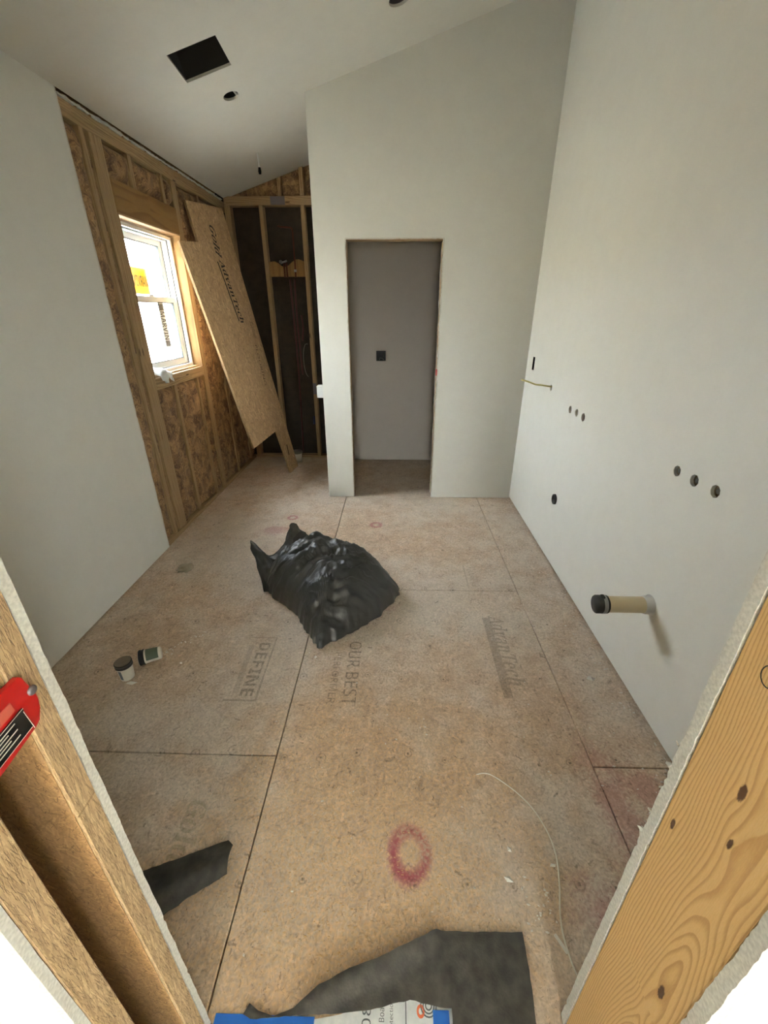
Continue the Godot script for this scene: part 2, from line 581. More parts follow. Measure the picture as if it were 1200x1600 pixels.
func make_materials() -> void:
	var wall_t := noise_tex(0.02, 3, Color(0.985, 0.985, 0.985), Color(1, 1, 1))
	var grain_t := noise_tex(0.25, 4, Color(0.3, 0.3, 0.3), Color(0.7, 0.7, 0.7))
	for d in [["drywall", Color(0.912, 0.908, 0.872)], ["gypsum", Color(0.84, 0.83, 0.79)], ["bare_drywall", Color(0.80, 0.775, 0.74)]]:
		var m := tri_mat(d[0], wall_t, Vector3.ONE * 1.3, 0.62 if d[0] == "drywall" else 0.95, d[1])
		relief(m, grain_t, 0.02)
	var ss := 512
	var sv := strand_values(ss, 5200, 2, 0.75, 12, 46, 900)
	var osb := tex(tint_image(sv, ss, Color(0.70, 0.585, 0.43), Color(0.50, 0.38, 0.25)))
	var osb_h := tex(tint_image(sv, ss, Color(0.6, 0.6, 0.6), Color(0.5, 0.5, 0.5)))
	tri_mat("osb", osb, Vector3.ONE * 1.6, 0.85, Color(0.93, 0.91, 0.88))
	var osb2 := tex(tint_image(sv, ss, Color(0.83, 0.725, 0.58), Color(0.62, 0.50, 0.36)))
	tri_mat("osb_print", osb2, Vector3.ONE * 1.1, 0.85, Color(1.0, 0.985, 0.96))
	var lv := strand_values(ss, 4200, 8, 0.10, 40, 150, 1000)
	var lsl := tex(tint_image(lv, ss, Color(0.80, 0.71, 0.555), Color(0.58, 0.46, 0.32)))
	tri_mat("strand_lumber", lsl, Vector3.ONE * 5.0, 0.85)
	relief(M.strand_lumber, tex(tint_image(lv, ss, Color(0.6, 0.6, 0.6), Color(0.4, 0.4, 0.4))), 0.12)
	tri_mat("strand_face", osb, Vector3.ONE * 3.0, 0.85, Color(1.0, 0.97, 0.92))
	tri_mat("bright_edge", lsl, Vector3.ONE * 5.0, 0.85, Color(1.0, 0.98, 0.95))
	for k in 4:
		var t := tex(lumber_image(128, 512, 40 + k * 7, Color(0.71, 0.605, 0.455), Color(0.575, 0.46, 0.32), [[40 + k * 20, 90 + k * 60, 5.0, 9.0, 1], [90 - k * 12, 370 - k * 40, 4.0, -7.0, 1]], 9.0))
		tri_mat("lumber%d" % k, t, Vector3(7.0, 0.6, 7.0), 0.8, Color(0.86, 0.85, 0.83), Vector3(0.5 + k * 0.2, 0.3 * k, 0.5))
	tri_mat("header_wood", tex(lumber_image(128, 512, 91, Color(0.72, 0.56, 0.33), Color(0.60, 0.44, 0.24), [[60, 200, 3.0, 5.0, 1]], 26.0)), Vector3(4.0, 0.8, 4.0), 0.75, Color(0.72, 0.71, 0.69))
	var jamb := mat("jamb_wood", Color.WHITE, 0.7)
	jamb.albedo_texture = tex(lumber_image(256, 1536, 63, Color(0.85, 0.70, 0.47), Color(0.70, 0.53, 0.32), [[127, 1028, 8.0, 14.0, 1], [154, 1105, 5.0, -8.0, 1], [194, 1464, 9.0, 12.0, 1], [110, 700, 5.0, 8.0, 1], [60, 980, 6.0, 6.0, 0], [30, 1200, 6.0, -6.0, 1]], 7.5, 190.0))
	relief(jamb, jamb.albedo_texture, 0.03)
	var ins := tex(insulation_image(512))
	var im := tri_mat("insulation", ins, Vector3.ONE * 1.5, 0.75)
	relief(im, ins, 0.9)
	# the subfloor
	var fs := 1024
	var fv := strand_values(fs, 22000, 31, 1.2, 6, 22, 3400)
	var fl := mat("subfloor", Color.WHITE, 0.72)
	fl.albedo_texture = tex(floor_image(fv, fs))
	fl.detail_enabled = true
	fl.detail_blend_mode = BaseMaterial3D.BLEND_MODE_MUL
	fl.detail_uv_layer = BaseMaterial3D.DETAIL_UV_2
	fl.detail_albedo = tex(tint_image(strand_values(ss, 7000, 66, 1.3, 5, 26, 500), ss, Color(0.97, 0.97, 0.97), Color(0.93, 0.91, 0.89)))
	relief(fl, fl.albedo_texture, 0.1)
	tri_mat("board_core", noise_tex(0.09, 61, Color(0.78, 0.77, 0.73), Color(0.93, 0.92, 0.88), 256, 5), Vector3.ONE * 6.0, 0.95)
	relief(M.board_core, grain_t, 0.05)
	tri_mat("subfloor_plain", osb, Vector3.ONE * 0.9, 0.8, Color(0.9, 0.88, 0.86))
	# plastics, metal and the rest
	var bag := mat("bag_plastic", Color(0.19, 0.19, 0.18), 0.42)
	relief(bag, noise_tex(0.035, 70, Color(0.2, 0.2, 0.2), Color(0.8, 0.8, 0.8)), 0.25)
	bag.uv1_triplanar = true
	bag.uv1_scale = Vector3.ONE * 3.0
	mat("bag_inside_shade", Color(0.06, 0.06, 0.06), 0.5)  # bag plastic again, darkened to paint the shade inside the mouth
	var felt := tri_mat("felt", noise_tex(0.015, 71, Color(0.17, 0.165, 0.155), Color(0.31, 0.30, 0.275), 512, 5), Vector3.ONE * 2.5, 0.85)
	relief(felt, grain_t, 0.06)
	var bf := tri_mat("brown_sheet", noise_tex(0.012, 73, Color(0.135, 0.11, 0.075), Color(0.215, 0.175, 0.12), 512, 5), Vector3.ONE * 1.5, 0.9)
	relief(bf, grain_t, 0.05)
	mat("black", Color(0.035, 0.035, 0.035), 0.6)
	mat("vinyl", Color(0.94, 0.96, 0.97), 0.35)
	mat("gasket", Color(0.16, 0.20, 0.22), 0.6)
	mat("yellow_film", Color(0.95, 0.66, 0.04), 0.5)
	M.yellow_film.backlight_enabled = true
	M.yellow_film.backlight = Color(0.34, 0.23, 0.004)
	mat("label_film", Color(0.86, 0.89, 0.88), 0.5)
	M.label_film.backlight_enabled = true
	M.label_film.backlight = Color(0.06, 0.06, 0.06)
	mat("print_ink", Color(0.10, 0.11, 0.13), 0.7)
	mat("board_ink", Color(0.12, 0.085, 0.055), 0.8)
	mat("board_ink_faint", Color(0.40, 0.29, 0.18), 0.85)
	var glass := mat("glass", Color(0.95, 0.98, 0.97, 0.05), 0.02)
	glass.transparency = BaseMaterial3D.TRANSPARENCY_ALPHA
	var rag := mat("clear_film", Color(0.90, 0.92, 0.92), 0.4)
	rag.backlight_enabled = true
	rag.backlight = Color(0.6, 0.6, 0.6)
	mat("pvc", Color(0.86, 0.80, 0.66), 0.4)
	mat("rubber", Color(0.07, 0.07, 0.068), 0.6)
	mat("steel", Color(0.62, 0.62, 0.62), 0.35, 1.0)
	mat("galvanised", Color(0.42, 0.40, 0.42), 0.5, 0.6)
	mat("fan_metal", Color(0.15, 0.145, 0.14), 0.55)
	mat("crumpled_film", Color(0.66, 0.60, 0.51), 0.4)
	mat("white_plastic", Color(0.88, 0.88, 0.86), 0.4)
	mat("red_plastic", Color(0.62, 0.045, 0.04), 0.4)
	mat("red_scuffed", Color(0.66, 0.30, 0.24), 0.7)
	mat("label_black", Color(0.025, 0.03, 0.03), 0.4)
	mat("label_white", Color(0.82, 0.80, 0.76), 0.6)
	mat("copper", Color(0.36, 0.19, 0.115), 0.5, 0.5)
	mat("red_tube", Color(0.27, 0.05, 0.035), 0.5)
	mat("blue_plastic", Color(0.06, 0.13, 0.35), 0.5)
	mat("blue_tape", Color(0.05, 0.33, 0.66), 0.6)
	tri_mat("paper", noise_tex(0.03, 75, Color(0.80, 0.82, 0.83), Color(0.90, 0.91, 0.91)), Vector3.ONE * 4.0, 0.7)
	mat("orange_print", Color(0.80, 0.42, 0.28), 0.7)
	mat("grey_print", Color(0.36, 0.38, 0.40), 0.7)
	mat("cable", Color(0.86, 0.82, 0.56), 0.5)
	mat("cord", Color(0.90, 0.88, 0.82), 0.6)
	mat("tin_white", Color(0.86, 0.83, 0.76), 0.45)
	mat("lid_grey", Color(0.44, 0.40, 0.34), 0.5)
	mat("label_green", Color(0.30, 0.34, 0.26), 0.6)
	mat("crumb", Color(0.88, 0.86, 0.82), 0.9)
	mat("shaving", Color(0.80, 0.66, 0.48), 0.9)
	mat("stub_grey", Color(0.42, 0.40, 0.36), 0.5)
	mat("siding", Color(0.90, 0.91, 0.90), 0.7)
	mat("snow_ground", Color(0.74, 0.73, 0.70), 0.95)


# ------------------------------------------------------------------ the setting
func csg_box(called: String, lo: Vector3, hi: Vector3, m: Material, parent: Node = null, cut := false) -> CSGBox3D:
	var b := CSGBox3D.new()
	var p: Node = parent if parent else self
	b.name = numbered(called, p)
	b.size = hi - lo
	b.material = m
	if cut: b.operation = CSGShape3D.OPERATION_SUBTRACTION
	p.add_child(b, true)
	b.position = (lo + hi) / 2.0
	if cut and p is CSGShape3D: b.position -= p.position
	return b


func csg_round(called: String, at: Vector3, axis: Vector3, r: float, l: float, m: Material, parent: CSGShape3D, sides := 16) -> void:
	var c := CSGCylinder3D.new()
	c.name = numbered(called, parent)
	c.radius = r
	c.height = l
	c.sides = sides
	c.material = m
	c.operation = CSGShape3D.OPERATION_SUBTRACTION
	parent.add_child(c, true)
	c.basis = Basis(Quaternion(Vector3.UP, axis))
	c.position = at - parent.position


func floor_panel(parent: Node, x0: float, z0: float, x1: float, z1: float) -> void:
	var g := 0.0021                                     # the joint between two panels
	var mb := MB.new()
	var e := 0.0025                                     # eased edge
	var lo := Vector2(x0 + g, z0 + g)
	var hi := Vector2(x1 - g, z1 - g)
	var rings := [[Vector2(0, 0), -0.023], [Vector2(0, 0), -e], [Vector2(e, e), 0.0]]
	var loops: Array = []
	for r in rings:
		var o: Vector2 = r[0]
		loops.append([Vector3(lo.x + o.x, r[1], hi.y - o.y), Vector3(hi.x - o.x, r[1], hi.y - o.y), Vector3(hi.x - o.x, r[1], lo.y + o.y), Vector3(lo.x + o.x, r[1], lo.y + o.y)])
	var uv := func(p: Vector3) -> Vector2: return Vector2((p.x - FX0) / 2.8, (p.z - FZ0) / 5.0)
	var face := func(a: Vector3, b: Vector3, c: Vector3) -> void:
		for p in [a, c, b]:
			mb.st.set_uv(uv.call(p)); mb.st.set_uv2(Vector2(p.x, p.z) * 2.2); mb.st.add_vertex(p)
	var top: Array = loops[2]
	face.call(top[0], top[1], top[2]); face.call(top[0], top[2], top[3])
	for i in 2:
		for k in 4:
			var q := (k + 1) % 4
			face.call(loops[i][k], loops[i][q], loops[i + 1][q]); face.call(loops[i][k], loops[i + 1][q], loops[i + 1][k])
	put("subfloor_panel", mb.mesh(), M.subfloor, parent)


func build_floor() -> void:
	var f: Node3D = meta(root_node("floor"), "tan strand-board subfloor panels dusted with plaster and sawdust", "", "", "structure")
	span("joist_deck", Vector3(-1.85, -0.24, -5.0), Vector3(1.25, -0.20, 0.0), M.lumber2, f)
	for q in [[-1.87, -1.85, -5.02, 0.02], [1.25, 1.27, -5.02, 0.02], [-1.85, 1.25, -5.02, -5.0], [-1.85, 1.25, 0.0, 0.02]]:
		span("rim_joist", Vector3(q[0], -0.24, q[2]), Vector3(q[1], -0.024, q[3]), M.lumber1, f)
	for c in [[-1.80, -0.452, [-5.0, -3.52, -1.08, 0.0]], [-0.452, 0.77, [-5.0, -4.62, -2.19, 0.0]], [0.77, 1.2, [-5.0, -3.5, -1.065, 0.0]]]:
		var zs: Array = c[2]
		for i in zs.size() - 1:
			floor_panel(f, c[0], zs[i], c[1], zs[i + 1])
	span("hall_subfloor", Vector3(-3.0, -0.06, 0.0), Vector3(3.0, -0.001, 4.2), M.subfloor_plain, f)
	span("hall_subfloor", Vector3(-3.0, -0.06, -0.22), Vector3(-1.85, -0.001, 0.0), M.subfloor_plain, f)
	span("hall_subfloor", Vector3(1.25, -0.06, -0.25), Vector3(3.0, -0.001, 0.0), M.subfloor_plain, f)


func build_right_wall() -> void:
	var w := csg_box("wall_right", Vector3(XR, 0.019, -3.80), Vector3(XR + 0.013, 3.9, -0.25), M.drywall)
	meta(w, "white drywall wall with plumbing stub-outs", "", "", "structure")
	csg_box("outlet_cut", Vector3(XR - 0.1, 1.165, -3.515), Vector3(XR + 0.1, 1.262, -3.462), M.gypsum, w, true)
	csg_round("cable_cut", Vector3(XR, 1.103, -3.02), Vector3.RIGHT, 0.020, 0.2, M.gypsum, w)
	for c in [[1.034, -2.632, 0.023], [1.036, -2.531, 0.023], [1.031, -2.434, 0.024], [1.027, -1.542, 0.021], [1.027, -1.440, 0.0225], [1.030, -1.332, 0.0225]]:
		csg_round("pipe_cut", Vector3(XR, c[0], c[1]), Vector3.RIGHT, c[2], 0.2, M.gypsum, w, 9)
	csg_round("drain_cut", Vector3(XR, 0.446, -2.611), Vector3.RIGHT, 0.036, 0.2, M.gypsum, w)
	csg_round("waste_cut", Vector3(XR, 0.466, -1.458), Vector3.RIGHT, 0.044, 0.2, M.gypsum, w)
	var b: Node3D = meta(root_node("trim_right"), "bare framing behind the right wall", "", "", "structure")
	span("backing", Vector3(XR + 0.11, -0.02, -5.0), Vector3(XR + 0.2, 4.0, -0.2), M.lumber0, b)
	span("sole_plate", Vector3(XR + 0.016, 0.0, -3.8), Vector3(XR + 0.11, 0.038, -0.3), M.lumber1, b)
	for z in [-3.4, -2.9, -2.2, -1.75, -1.15, -0.7]:
		lumber("stud", Vector3(XR + 0.0605, 0.038, z), Vector3(XR + 0.0605, 3.9, z), Vector3.FORWARD, 0.038, 0.088, b)


func build_partition() -> void:
	var p := csg_box("wall_partition", Vector3(-0.613, 0.006, ZP - 0.125), Vector3(XR, 3.9, ZP), M.drywall)
	meta(p, "white drywall partition with the closet doorway", "", "", "structure")
	csg_box("doorway_cut", Vector3(-0.383, -0.1, ZP - 0.3), Vector3(0.349, 2.068, ZP + 0.1), M.gypsum, p, true)
	var d: Node3D = meta(root_node("door_1"), "rough unfinished closet doorway opening", "", "", "structure")
	# rough lumber inside the opening and the frayed edges of the board round it
	lumber("jamb_stud", Vector3(-0.379, 0, ZP - 0.0625), Vector3(-0.379, 2.05, ZP - 0.0625), Vector3.FORWARD, 0.095, 0.008, d)
	lumber("jamb_stud", Vector3(0.345, 0, ZP - 0.0625), Vector3(0.345, 2.05, ZP - 0.0625), Vector3.FORWARD, 0.095, 0.008, d)
	lumber("header", Vector3(-0.383, 2.063, ZP - 0.0625), Vector3(0.349, 2.063, ZP - 0.0625), Vector3.FORWARD, 0.095, 0.010, d)
	put("drywall_edge", ragged_bar(2.06, 0.007, 0.013, 0.0016, 4), M.gypsum, d, Vector3(-0.380, 0.006, ZP - 0.006))
	put("drywall_edge", ragged_bar(2.06, 0.009, 0.014, 0.0022, 5), M.gypsum, d, Vector3(0.345, 0.006, ZP - 0.006))
	put("drywall_edge", ragged_bar(2.06, 0.010, 0.013, 0.0022, 6), M.gypsum, d, Vector3(0.344, 0.006, ZP - 0.119))
	put("drywall_edge", ragged_bar(0.73, 0.008, 0.013, 0.0016, 7), M.gypsum, d, Vector3(-0.382, 2.064, ZP - 0.119), Basis(Vector3.FORWARD, PI / 2))
	put("drywall_edge", ragged_bar(0.73, 0.008, 0.013, 0.0012, 8), M.gypsum, d, Vector3(-0.382, 2.066, ZP - 0.006), Basis(Vector3.FORWARD, PI / 2))
	var s: Node3D = meta(root_node("wall_closet"), "plain drywall inside the closet", "", "", "structure")
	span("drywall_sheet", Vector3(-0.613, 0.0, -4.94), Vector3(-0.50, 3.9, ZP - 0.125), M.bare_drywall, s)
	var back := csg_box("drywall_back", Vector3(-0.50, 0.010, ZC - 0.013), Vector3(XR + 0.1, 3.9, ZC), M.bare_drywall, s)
	csg_box("outlet_cut", Vector3(-0.206, 1.108, ZC - 0.1), Vector3(-0.105, 1.209, ZC + 0.1), M.gypsum, back, true)
	span("backing", Vector3(-0.50, -0.02, ZC - 0.16), Vector3(XR + 0.2, 4.0, ZC - 0.075), M.lumber0, s)
	var o: Node3D = meta(root_node("outlet_box", Vector3(-0.1555, 1.1585, ZC)), "black electrical box recessed in the dim closet back wall", "electrical box")
	var mb := MB.new()
	for q in [[Vector3(-0.0505, -0.0505, -0.055), Vector3(0.0505, 0.0505, -0.050)], [Vector3(-0.0505, -0.0505, -0.05), Vector3(-0.046, 0.0505, 0.001)], [Vector3(0.046, -0.0505, -0.05), Vector3(0.0505, 0.0505, 0.001)], [Vector3(-0.046, 0.046, -0.05), Vector3(0.046, 0.0505, 0.001)], [Vector3(-0.046, -0.0505, -0.05), Vector3(0.046, -0.046, 0.001)]]:
		mb.box(q[0], q[1])
	put("box_shell", mb.mesh(), M.black, o)
	var wi := MB.new(true)
	wi.tube(PackedVector3Array([Vector3(-0.02, -0.045, -0.045), Vector3(-0.01, -0.02, -0.02), Vector3(0.012, -0.025, -0.012), Vector3(0.03, -0.04, -0.006)]), 0.004)
	wi.tube(PackedVector3Array([Vector3(0.03, 0.03, -0.048), Vector3(0.022, 0.01, -0.025), Vector3(0.028, -0.01, -0.02)]), 0.003)
	put("wire", wi.mesh(), M.stub_grey, o)
	var rl: Node3D = meta(root_node("red_tag", Vector3(0.3370, 1.125, ZP - 0.012)), "small red tag stapled on the right edge of the closet doorway", "tag")
	put("tag_face", boxm(Vector3(0.010, 0.050, 0.028), 0.001), M.red_plastic, rl)


func batt(parent: Node, origin: Vector3, right: Vector3, up: Vector3, w: float, h: float, bulge: float, seed_: int, m: Material) -> void:
	# a brown wool batt stuffed between two studs: bulging, dimpled, its rim tucked in
	var n := right.cross(up).normalized()
	var lump := noise(7.0, seed_, 3)
	var crease := noise(3.0, seed_ + 50, 2)
	crease.fractal_type = FastNoiseLite.FRACTAL_RIDGED
	var nx := maxi(5, int(w / 0.022))
	var ny := maxi(5, int(h / 0.03))
	var mb := MB.new(true)
	var grid: Array = []
	for j in ny + 1:
		var row: Array[Vector3] = []
		for i in nx + 1:
			var u := float(i) / nx
			var v := float(j) / ny
			var rim := minf(1.0, minf(minf(u, 1.0 - u) * w, minf(v, 1.0 - v) * h) / 0.035)
			var z := -0.03 + 0.03 * sqrt(rim) + bulge * rim * (0.5 + 0.9 * lump.get_noise_2d(u * w, v * h))
			z -= 0.016 * rim * maxf(0.0, crease.get_noise_2d(u * w * 2.5, v * h * 0.6) - 0.35)
			row.append(origin + right * (u * w) + up * (v * h) + n * z)
		grid.append(row)
	for j in ny:
		for i in nx:
			mb.quad(grid[j][i], grid[j][i + 1], grid[j + 1][i + 1], grid[j + 1][i])
	put("insulation_batt", mb.mesh(), m, parent)


func build_left_wall() -> void:
	var w: Node3D = meta(root_node("wall_left"), "left wall, part white drywall and part bare studs with brown insulation", "", "", "structure")
	span("drywall_sheet", Vector3(XL - 0.013, 0.010, -2.664), Vector3(XL, 3.2, -0.39), M.drywall, w)
	put("drywall_edge", ragged_bar(2.55, 0.013, 0.008, 0.0012, 12, 0.02), M.gypsum, w, Vector3(XL - 0.0065, 0.011, -2.668))
	span("sole_plate", Vector3(XS - 0.09, 0.0, -2.66), Vector3(XS - 0.004, 0.038, -0.39), M.lumber3, w)
	# outer sheathing, cut for the window
	var sh := csg_box("sheathing", Vector3(-1.835, -0.05, -5.0), Vector3(-1.815, 3.4, -0.2), M.osb, w)
	csg_box("window_cut", Vector3(-1.9, 1.157, -3.80), Vector3(-1.7, 2.105, -3.0), M.osb, sh, true)
	span("framing_core", Vector3(-1.815, 0.04, -2.62), Vector3(-1.70, 3.2, -0.3), M.lumber1, w)
	var dp := 0.14
	var cx := XS - dp / 2.0
	var up := func(z: float, y0: float, y1: float, nm := "stud") -> void:
		lumber(nm, Vector3(cx, y0, z), Vector3(cx, y1, z), Vector3.FORWARD, 0.038, dp, w)
	# plates
	lumber("bottom_plate", Vector3(cx, 0.019, -2.67), Vector3(cx, 0.019, -4.86), Vector3.UP, 0.038, dp, w)
	for k in 2:
		lumber("top_plate", Vector3(cx, 2.478 + k * 0.039, -2.60), Vector3(cx, 2.478 + k * 0.039, -4.95), Vector3.UP, 0.038, dp, w)
	for z in [-2.652, -2.826, -2.904, -2.943, -2.981, -3.819, -3.858, -4.27, -4.70]:
		up.call(z, 0.038, 2.459)
	# header, sill and the short studs above and below the window
	lumber("header", Vector3(cx + 0.004, 2.195, -3.0), Vector3(cx + 0.004, 2.195, -3.80), Vector3.UP, 0.18, dp, w, M.header_wood)
	lumber("header_plate", Vector3(cx + 0.002, 2.1105 + 0.001, -3.0), Vector3(cx + 0.002, 2.1115, -3.80), Vector3.UP, 0.012, dp + 0.006, w)
	for k in 2:
		lumber("sill_plate", Vector3(cx, 1.138 - k * 0.039, -3.0), Vector3(cx, 1.138 - k * 0.039, -3.80), Vector3.UP, 0.038, dp, w)
	for z in [-3.27, -3.66]:
		up.call(z, 2.286, 2.459, "cripple_stud")
	for z in [-3.27, -3.66]:
		up.call(z, 0.038, 1.08, "cripple_stud")
	# insulation: each bay
	var bays := [[-2.671, -2.807, 0.04, 2.455], [-2.845, -2.885, 0.04, 2.455], [-3.0, -3.251, 0.04, 1.075], [-3.289, -3.641, 0.04, 1.075], [-3.679, -3.80, 0.04, 1.075], [-3.0, -3.251, 2.29, 2.455], [-3.289, -3.641, 2.29, 2.455], [-3.679, -3.80, 2.29, 2.455], [-3.877, -4.251, 0.04, 2.455], [-4.289, -4.681, 0.04, 2.455], [-4.719, -4.86, 0.04, 2.455]]
	for i in bays.size():
		var b: Array = bays[i]
		batt(w, Vector3(XS - 0.006, b[2], b[0]), Vector3(0, 0, -1), Vector3.UP, b[0] - b[1], b[3] - b[2], 0.022, 100 + i, M.insulation)
	# torn paper and dried compound along the top, where the ceiling board stops short
	put("torn_tape", ragged_bar(2.15, 0.016, 0.010, 0.004, 15, 0.02), M.gypsum, w, Vector3(XS + 0.004, 2.541, -2.68), Basis(Vector3.RIGHT, -PI / 2))


func build_window() -> void:
	var w: Node3D = meta(root_node("window_1"), "white double-hung window still wearing its maker's stickers", "", "", "structure")
	var z0 := -3.80
	var z1 := -3.0
	var y0 := 1.157
	var y1 := 2.105
	# wooden lining of the rough opening (plywood), then the vinyl frame in steps
	span("side_lining", Vector3(-1.815, y0, z0), Vector3(XS + 0.006, y1, z0 + 0.014), M.header_wood, w)
	span("side_lining", Vector3(-1.815, y0, z1 - 0.010), Vector3(XS, y1, z1), M.header_wood, w)
	var fr := func(nm: String, x0: float, x1: float, zi0: float, zi1: float, yi0: float, yi1: float, t: float, m: Material, par: Node) -> void:
		var mb := MB.new()
		for q in [[Vector3(x0, yi0, zi0), Vector3(x1, yi0 + t, zi1)], [Vector3(x0, yi1 - t, zi0), Vector3(x1, yi1, zi1)], [Vector3(x0, yi0 + t, zi0), Vector3(x1, yi1 - t, zi0 + t)], [Vector3(x0, yi0 + t, zi1 - t), Vector3(x1, yi1 - t, zi1)]]:
			mb.box(q[0], q[1])
		put(nm, mb.mesh(), m, par)
	var a := z0 + 0.016
	var b := z1 - 0.012
	fr.call("window_frame", -1.875, -1.738, a, b, y0 + 0.012, y1 - 0.010, 0.020, M.vinyl, w)
	fr.call("jamb_liner", -1.875, -1.768, a + 0.020, b - 0.020, y0 + 0.032, y1 - 0.030, 0.010, M.vinyl, w)
	for x in [-1.762, -1.806, -1.843]:
		fr.call("liner_groove", x - 0.004, x, a + 0.0185, b - 0.0185, y0 + 0.0305, y1 - 0.0285, 0.0125 if x < -1.77 else 0.004, M.gasket, w)
	var ym := 1.662
	# lower sash inside, upper sash outside
	for s in [[-1.806, -1.782, y0 + 0.042, ym + 0.018], [-1.843, -1.819, ym - 0.018, y1 - 0.040]]:
		var sa := Node3D.new()
		sa.name = numbered("sash", w)
		w.add_child(sa, true)
		fr.call("sash_frame", s[0], s[1], a + 0.030, b - 0.030, s[2], s[3], 0.036, M.vinyl, sa)
		fr.call("glazing_gasket", s[0] + 0.004, s[1] + 0.0015, a + 0.0645, b - 0.0645, s[2] + 0.0345, s[3] - 0.0345, 0.005, M.gasket, sa)
		span("pane", Vector3((s[0] + s[1]) / 2 - 0.002, s[2] + 0.034, a + 0.064), Vector3((s[0] + s[1]) / 2 + 0.002, s[3] - 0.034, b - 0.064), M.glass, sa, 0.0002)
	# lock and sill ledge
	span("sash_lock", Vector3(-1.80, ym + 0.018, -3.43), Vector3(-1.775, ym + 0.032, -3.37), M.vinyl, w)
	span("sill_ledge", Vector3(-1.800, y0 + 0.001, z0 + 0.015), Vector3(XS - 0.03, y0 + 0.012, z1 - 0.012), M.bright_edge, w)
	# stickers on the outside of the glass, read backwards from the room
	var st: Node3D = meta(root_node("sticker_yellow", Vector3(-1.836, 1.78, -3.42)), "yellow sticker with black lettering on the upper window pane", "sticker")
	var film := func(lo: Vector2, hi: Vector2) -> ArrayMesh:
		var f := MB.new()
		f.quad(Vector3(0, lo.y, hi.x), Vector3(0, lo.y, lo.x), Vector3(0, hi.y, lo.x), Vector3(0, hi.y, hi.x))
		return f.mesh()
	put("sticker_film", film.call(Vector2(-0.085, -0.085), Vector2(0.115, 0.085)), M.yellow_film, st)
	lettering("sticker_text", "MARVIN", font(), Vector3(0.0, -0.035, -0.08), Vector3(0, 0, 0.19), Vector3(0, 0.07, 0), M.print_ink, st, -0.0016)
	var sl: Node3D = meta(root_node("sticker_clear", Vector3(-1.799, 1.49, -3.545)), "tall pale sticker with grey lettering on the lower window pane", "sticker")
	put("sticker_film", film.call(Vector2(-0.045, -0.165), Vector2(0.045, 0.165)), M.label_film, sl)
	lettering("sticker_text", "MARVIN", font(), Vector3(0.0016, 0.092, 0.033), Vector3(0, -0.20, 0), Vector3(0, 0, -0.066), M.print_ink, sl, 0.0)
	span("sticker_mark", Vector3(0.0006, 0.10, -0.035), Vector3(0.0012, 0.145, 0.035), M.grey_print, sl, 0.0002)
	span("sticker_mark", Vector3(0.0006, -0.155, -0.035), Vector3(0.0012, -0.115, 0.035), M.grey_print, sl, 0.0002)
	# scrap of protective film on the sill
	var n := noise(14.0, 33, 3)
	var mb := MB.new(true)
	var g: Array = []
	for j in 13:
		var row: Array[Vector3] = []
		for i in 11:
			var u := i / 10.0
			var v := j / 12.0
			var fall := smoothstep(0.45, 1.0, v)
			var wide := 0.085 * (0.6 + 0.5 * sin(v * 3.0)) + 0.012 * sin(u * 23.0 + v * 5.0) * fall
			var p := Vector3(-1.755 + v * 0.115, y0 + 0.016 + 0.045 * (1.0 - absf(u - 0.5) * 1.2) * (1.0 - fall) - fall * 0.05 * (0.75 + 0.45 * sin(u * 9.0)), -3.13 + (u - 0.5) * wide * 2.0 - v * 0.03)
			p += Vector3(0.006, 0.013, 0.008) * n.get_noise_3dv(p * 2.0 + Vector3(u, v, 0))
			p.x = minf(p.x, XS + 0.03)
			if fall > 0.3: p.x = maxf(p.x, XS + 0.010 + 0.006 * sin(u * 15.0))
			row.append(p)
		g.append(row)
	for j in 12:
		for i in 10:
			mb.quad(g[j][i], g[j + 1][i], g[j + 1][i + 1], g[j][i + 1])
	meta(put("film_scrap", mb.mesh(), M.clear_film), "crumpled white plastic film hanging over the window sill", "plastic film")


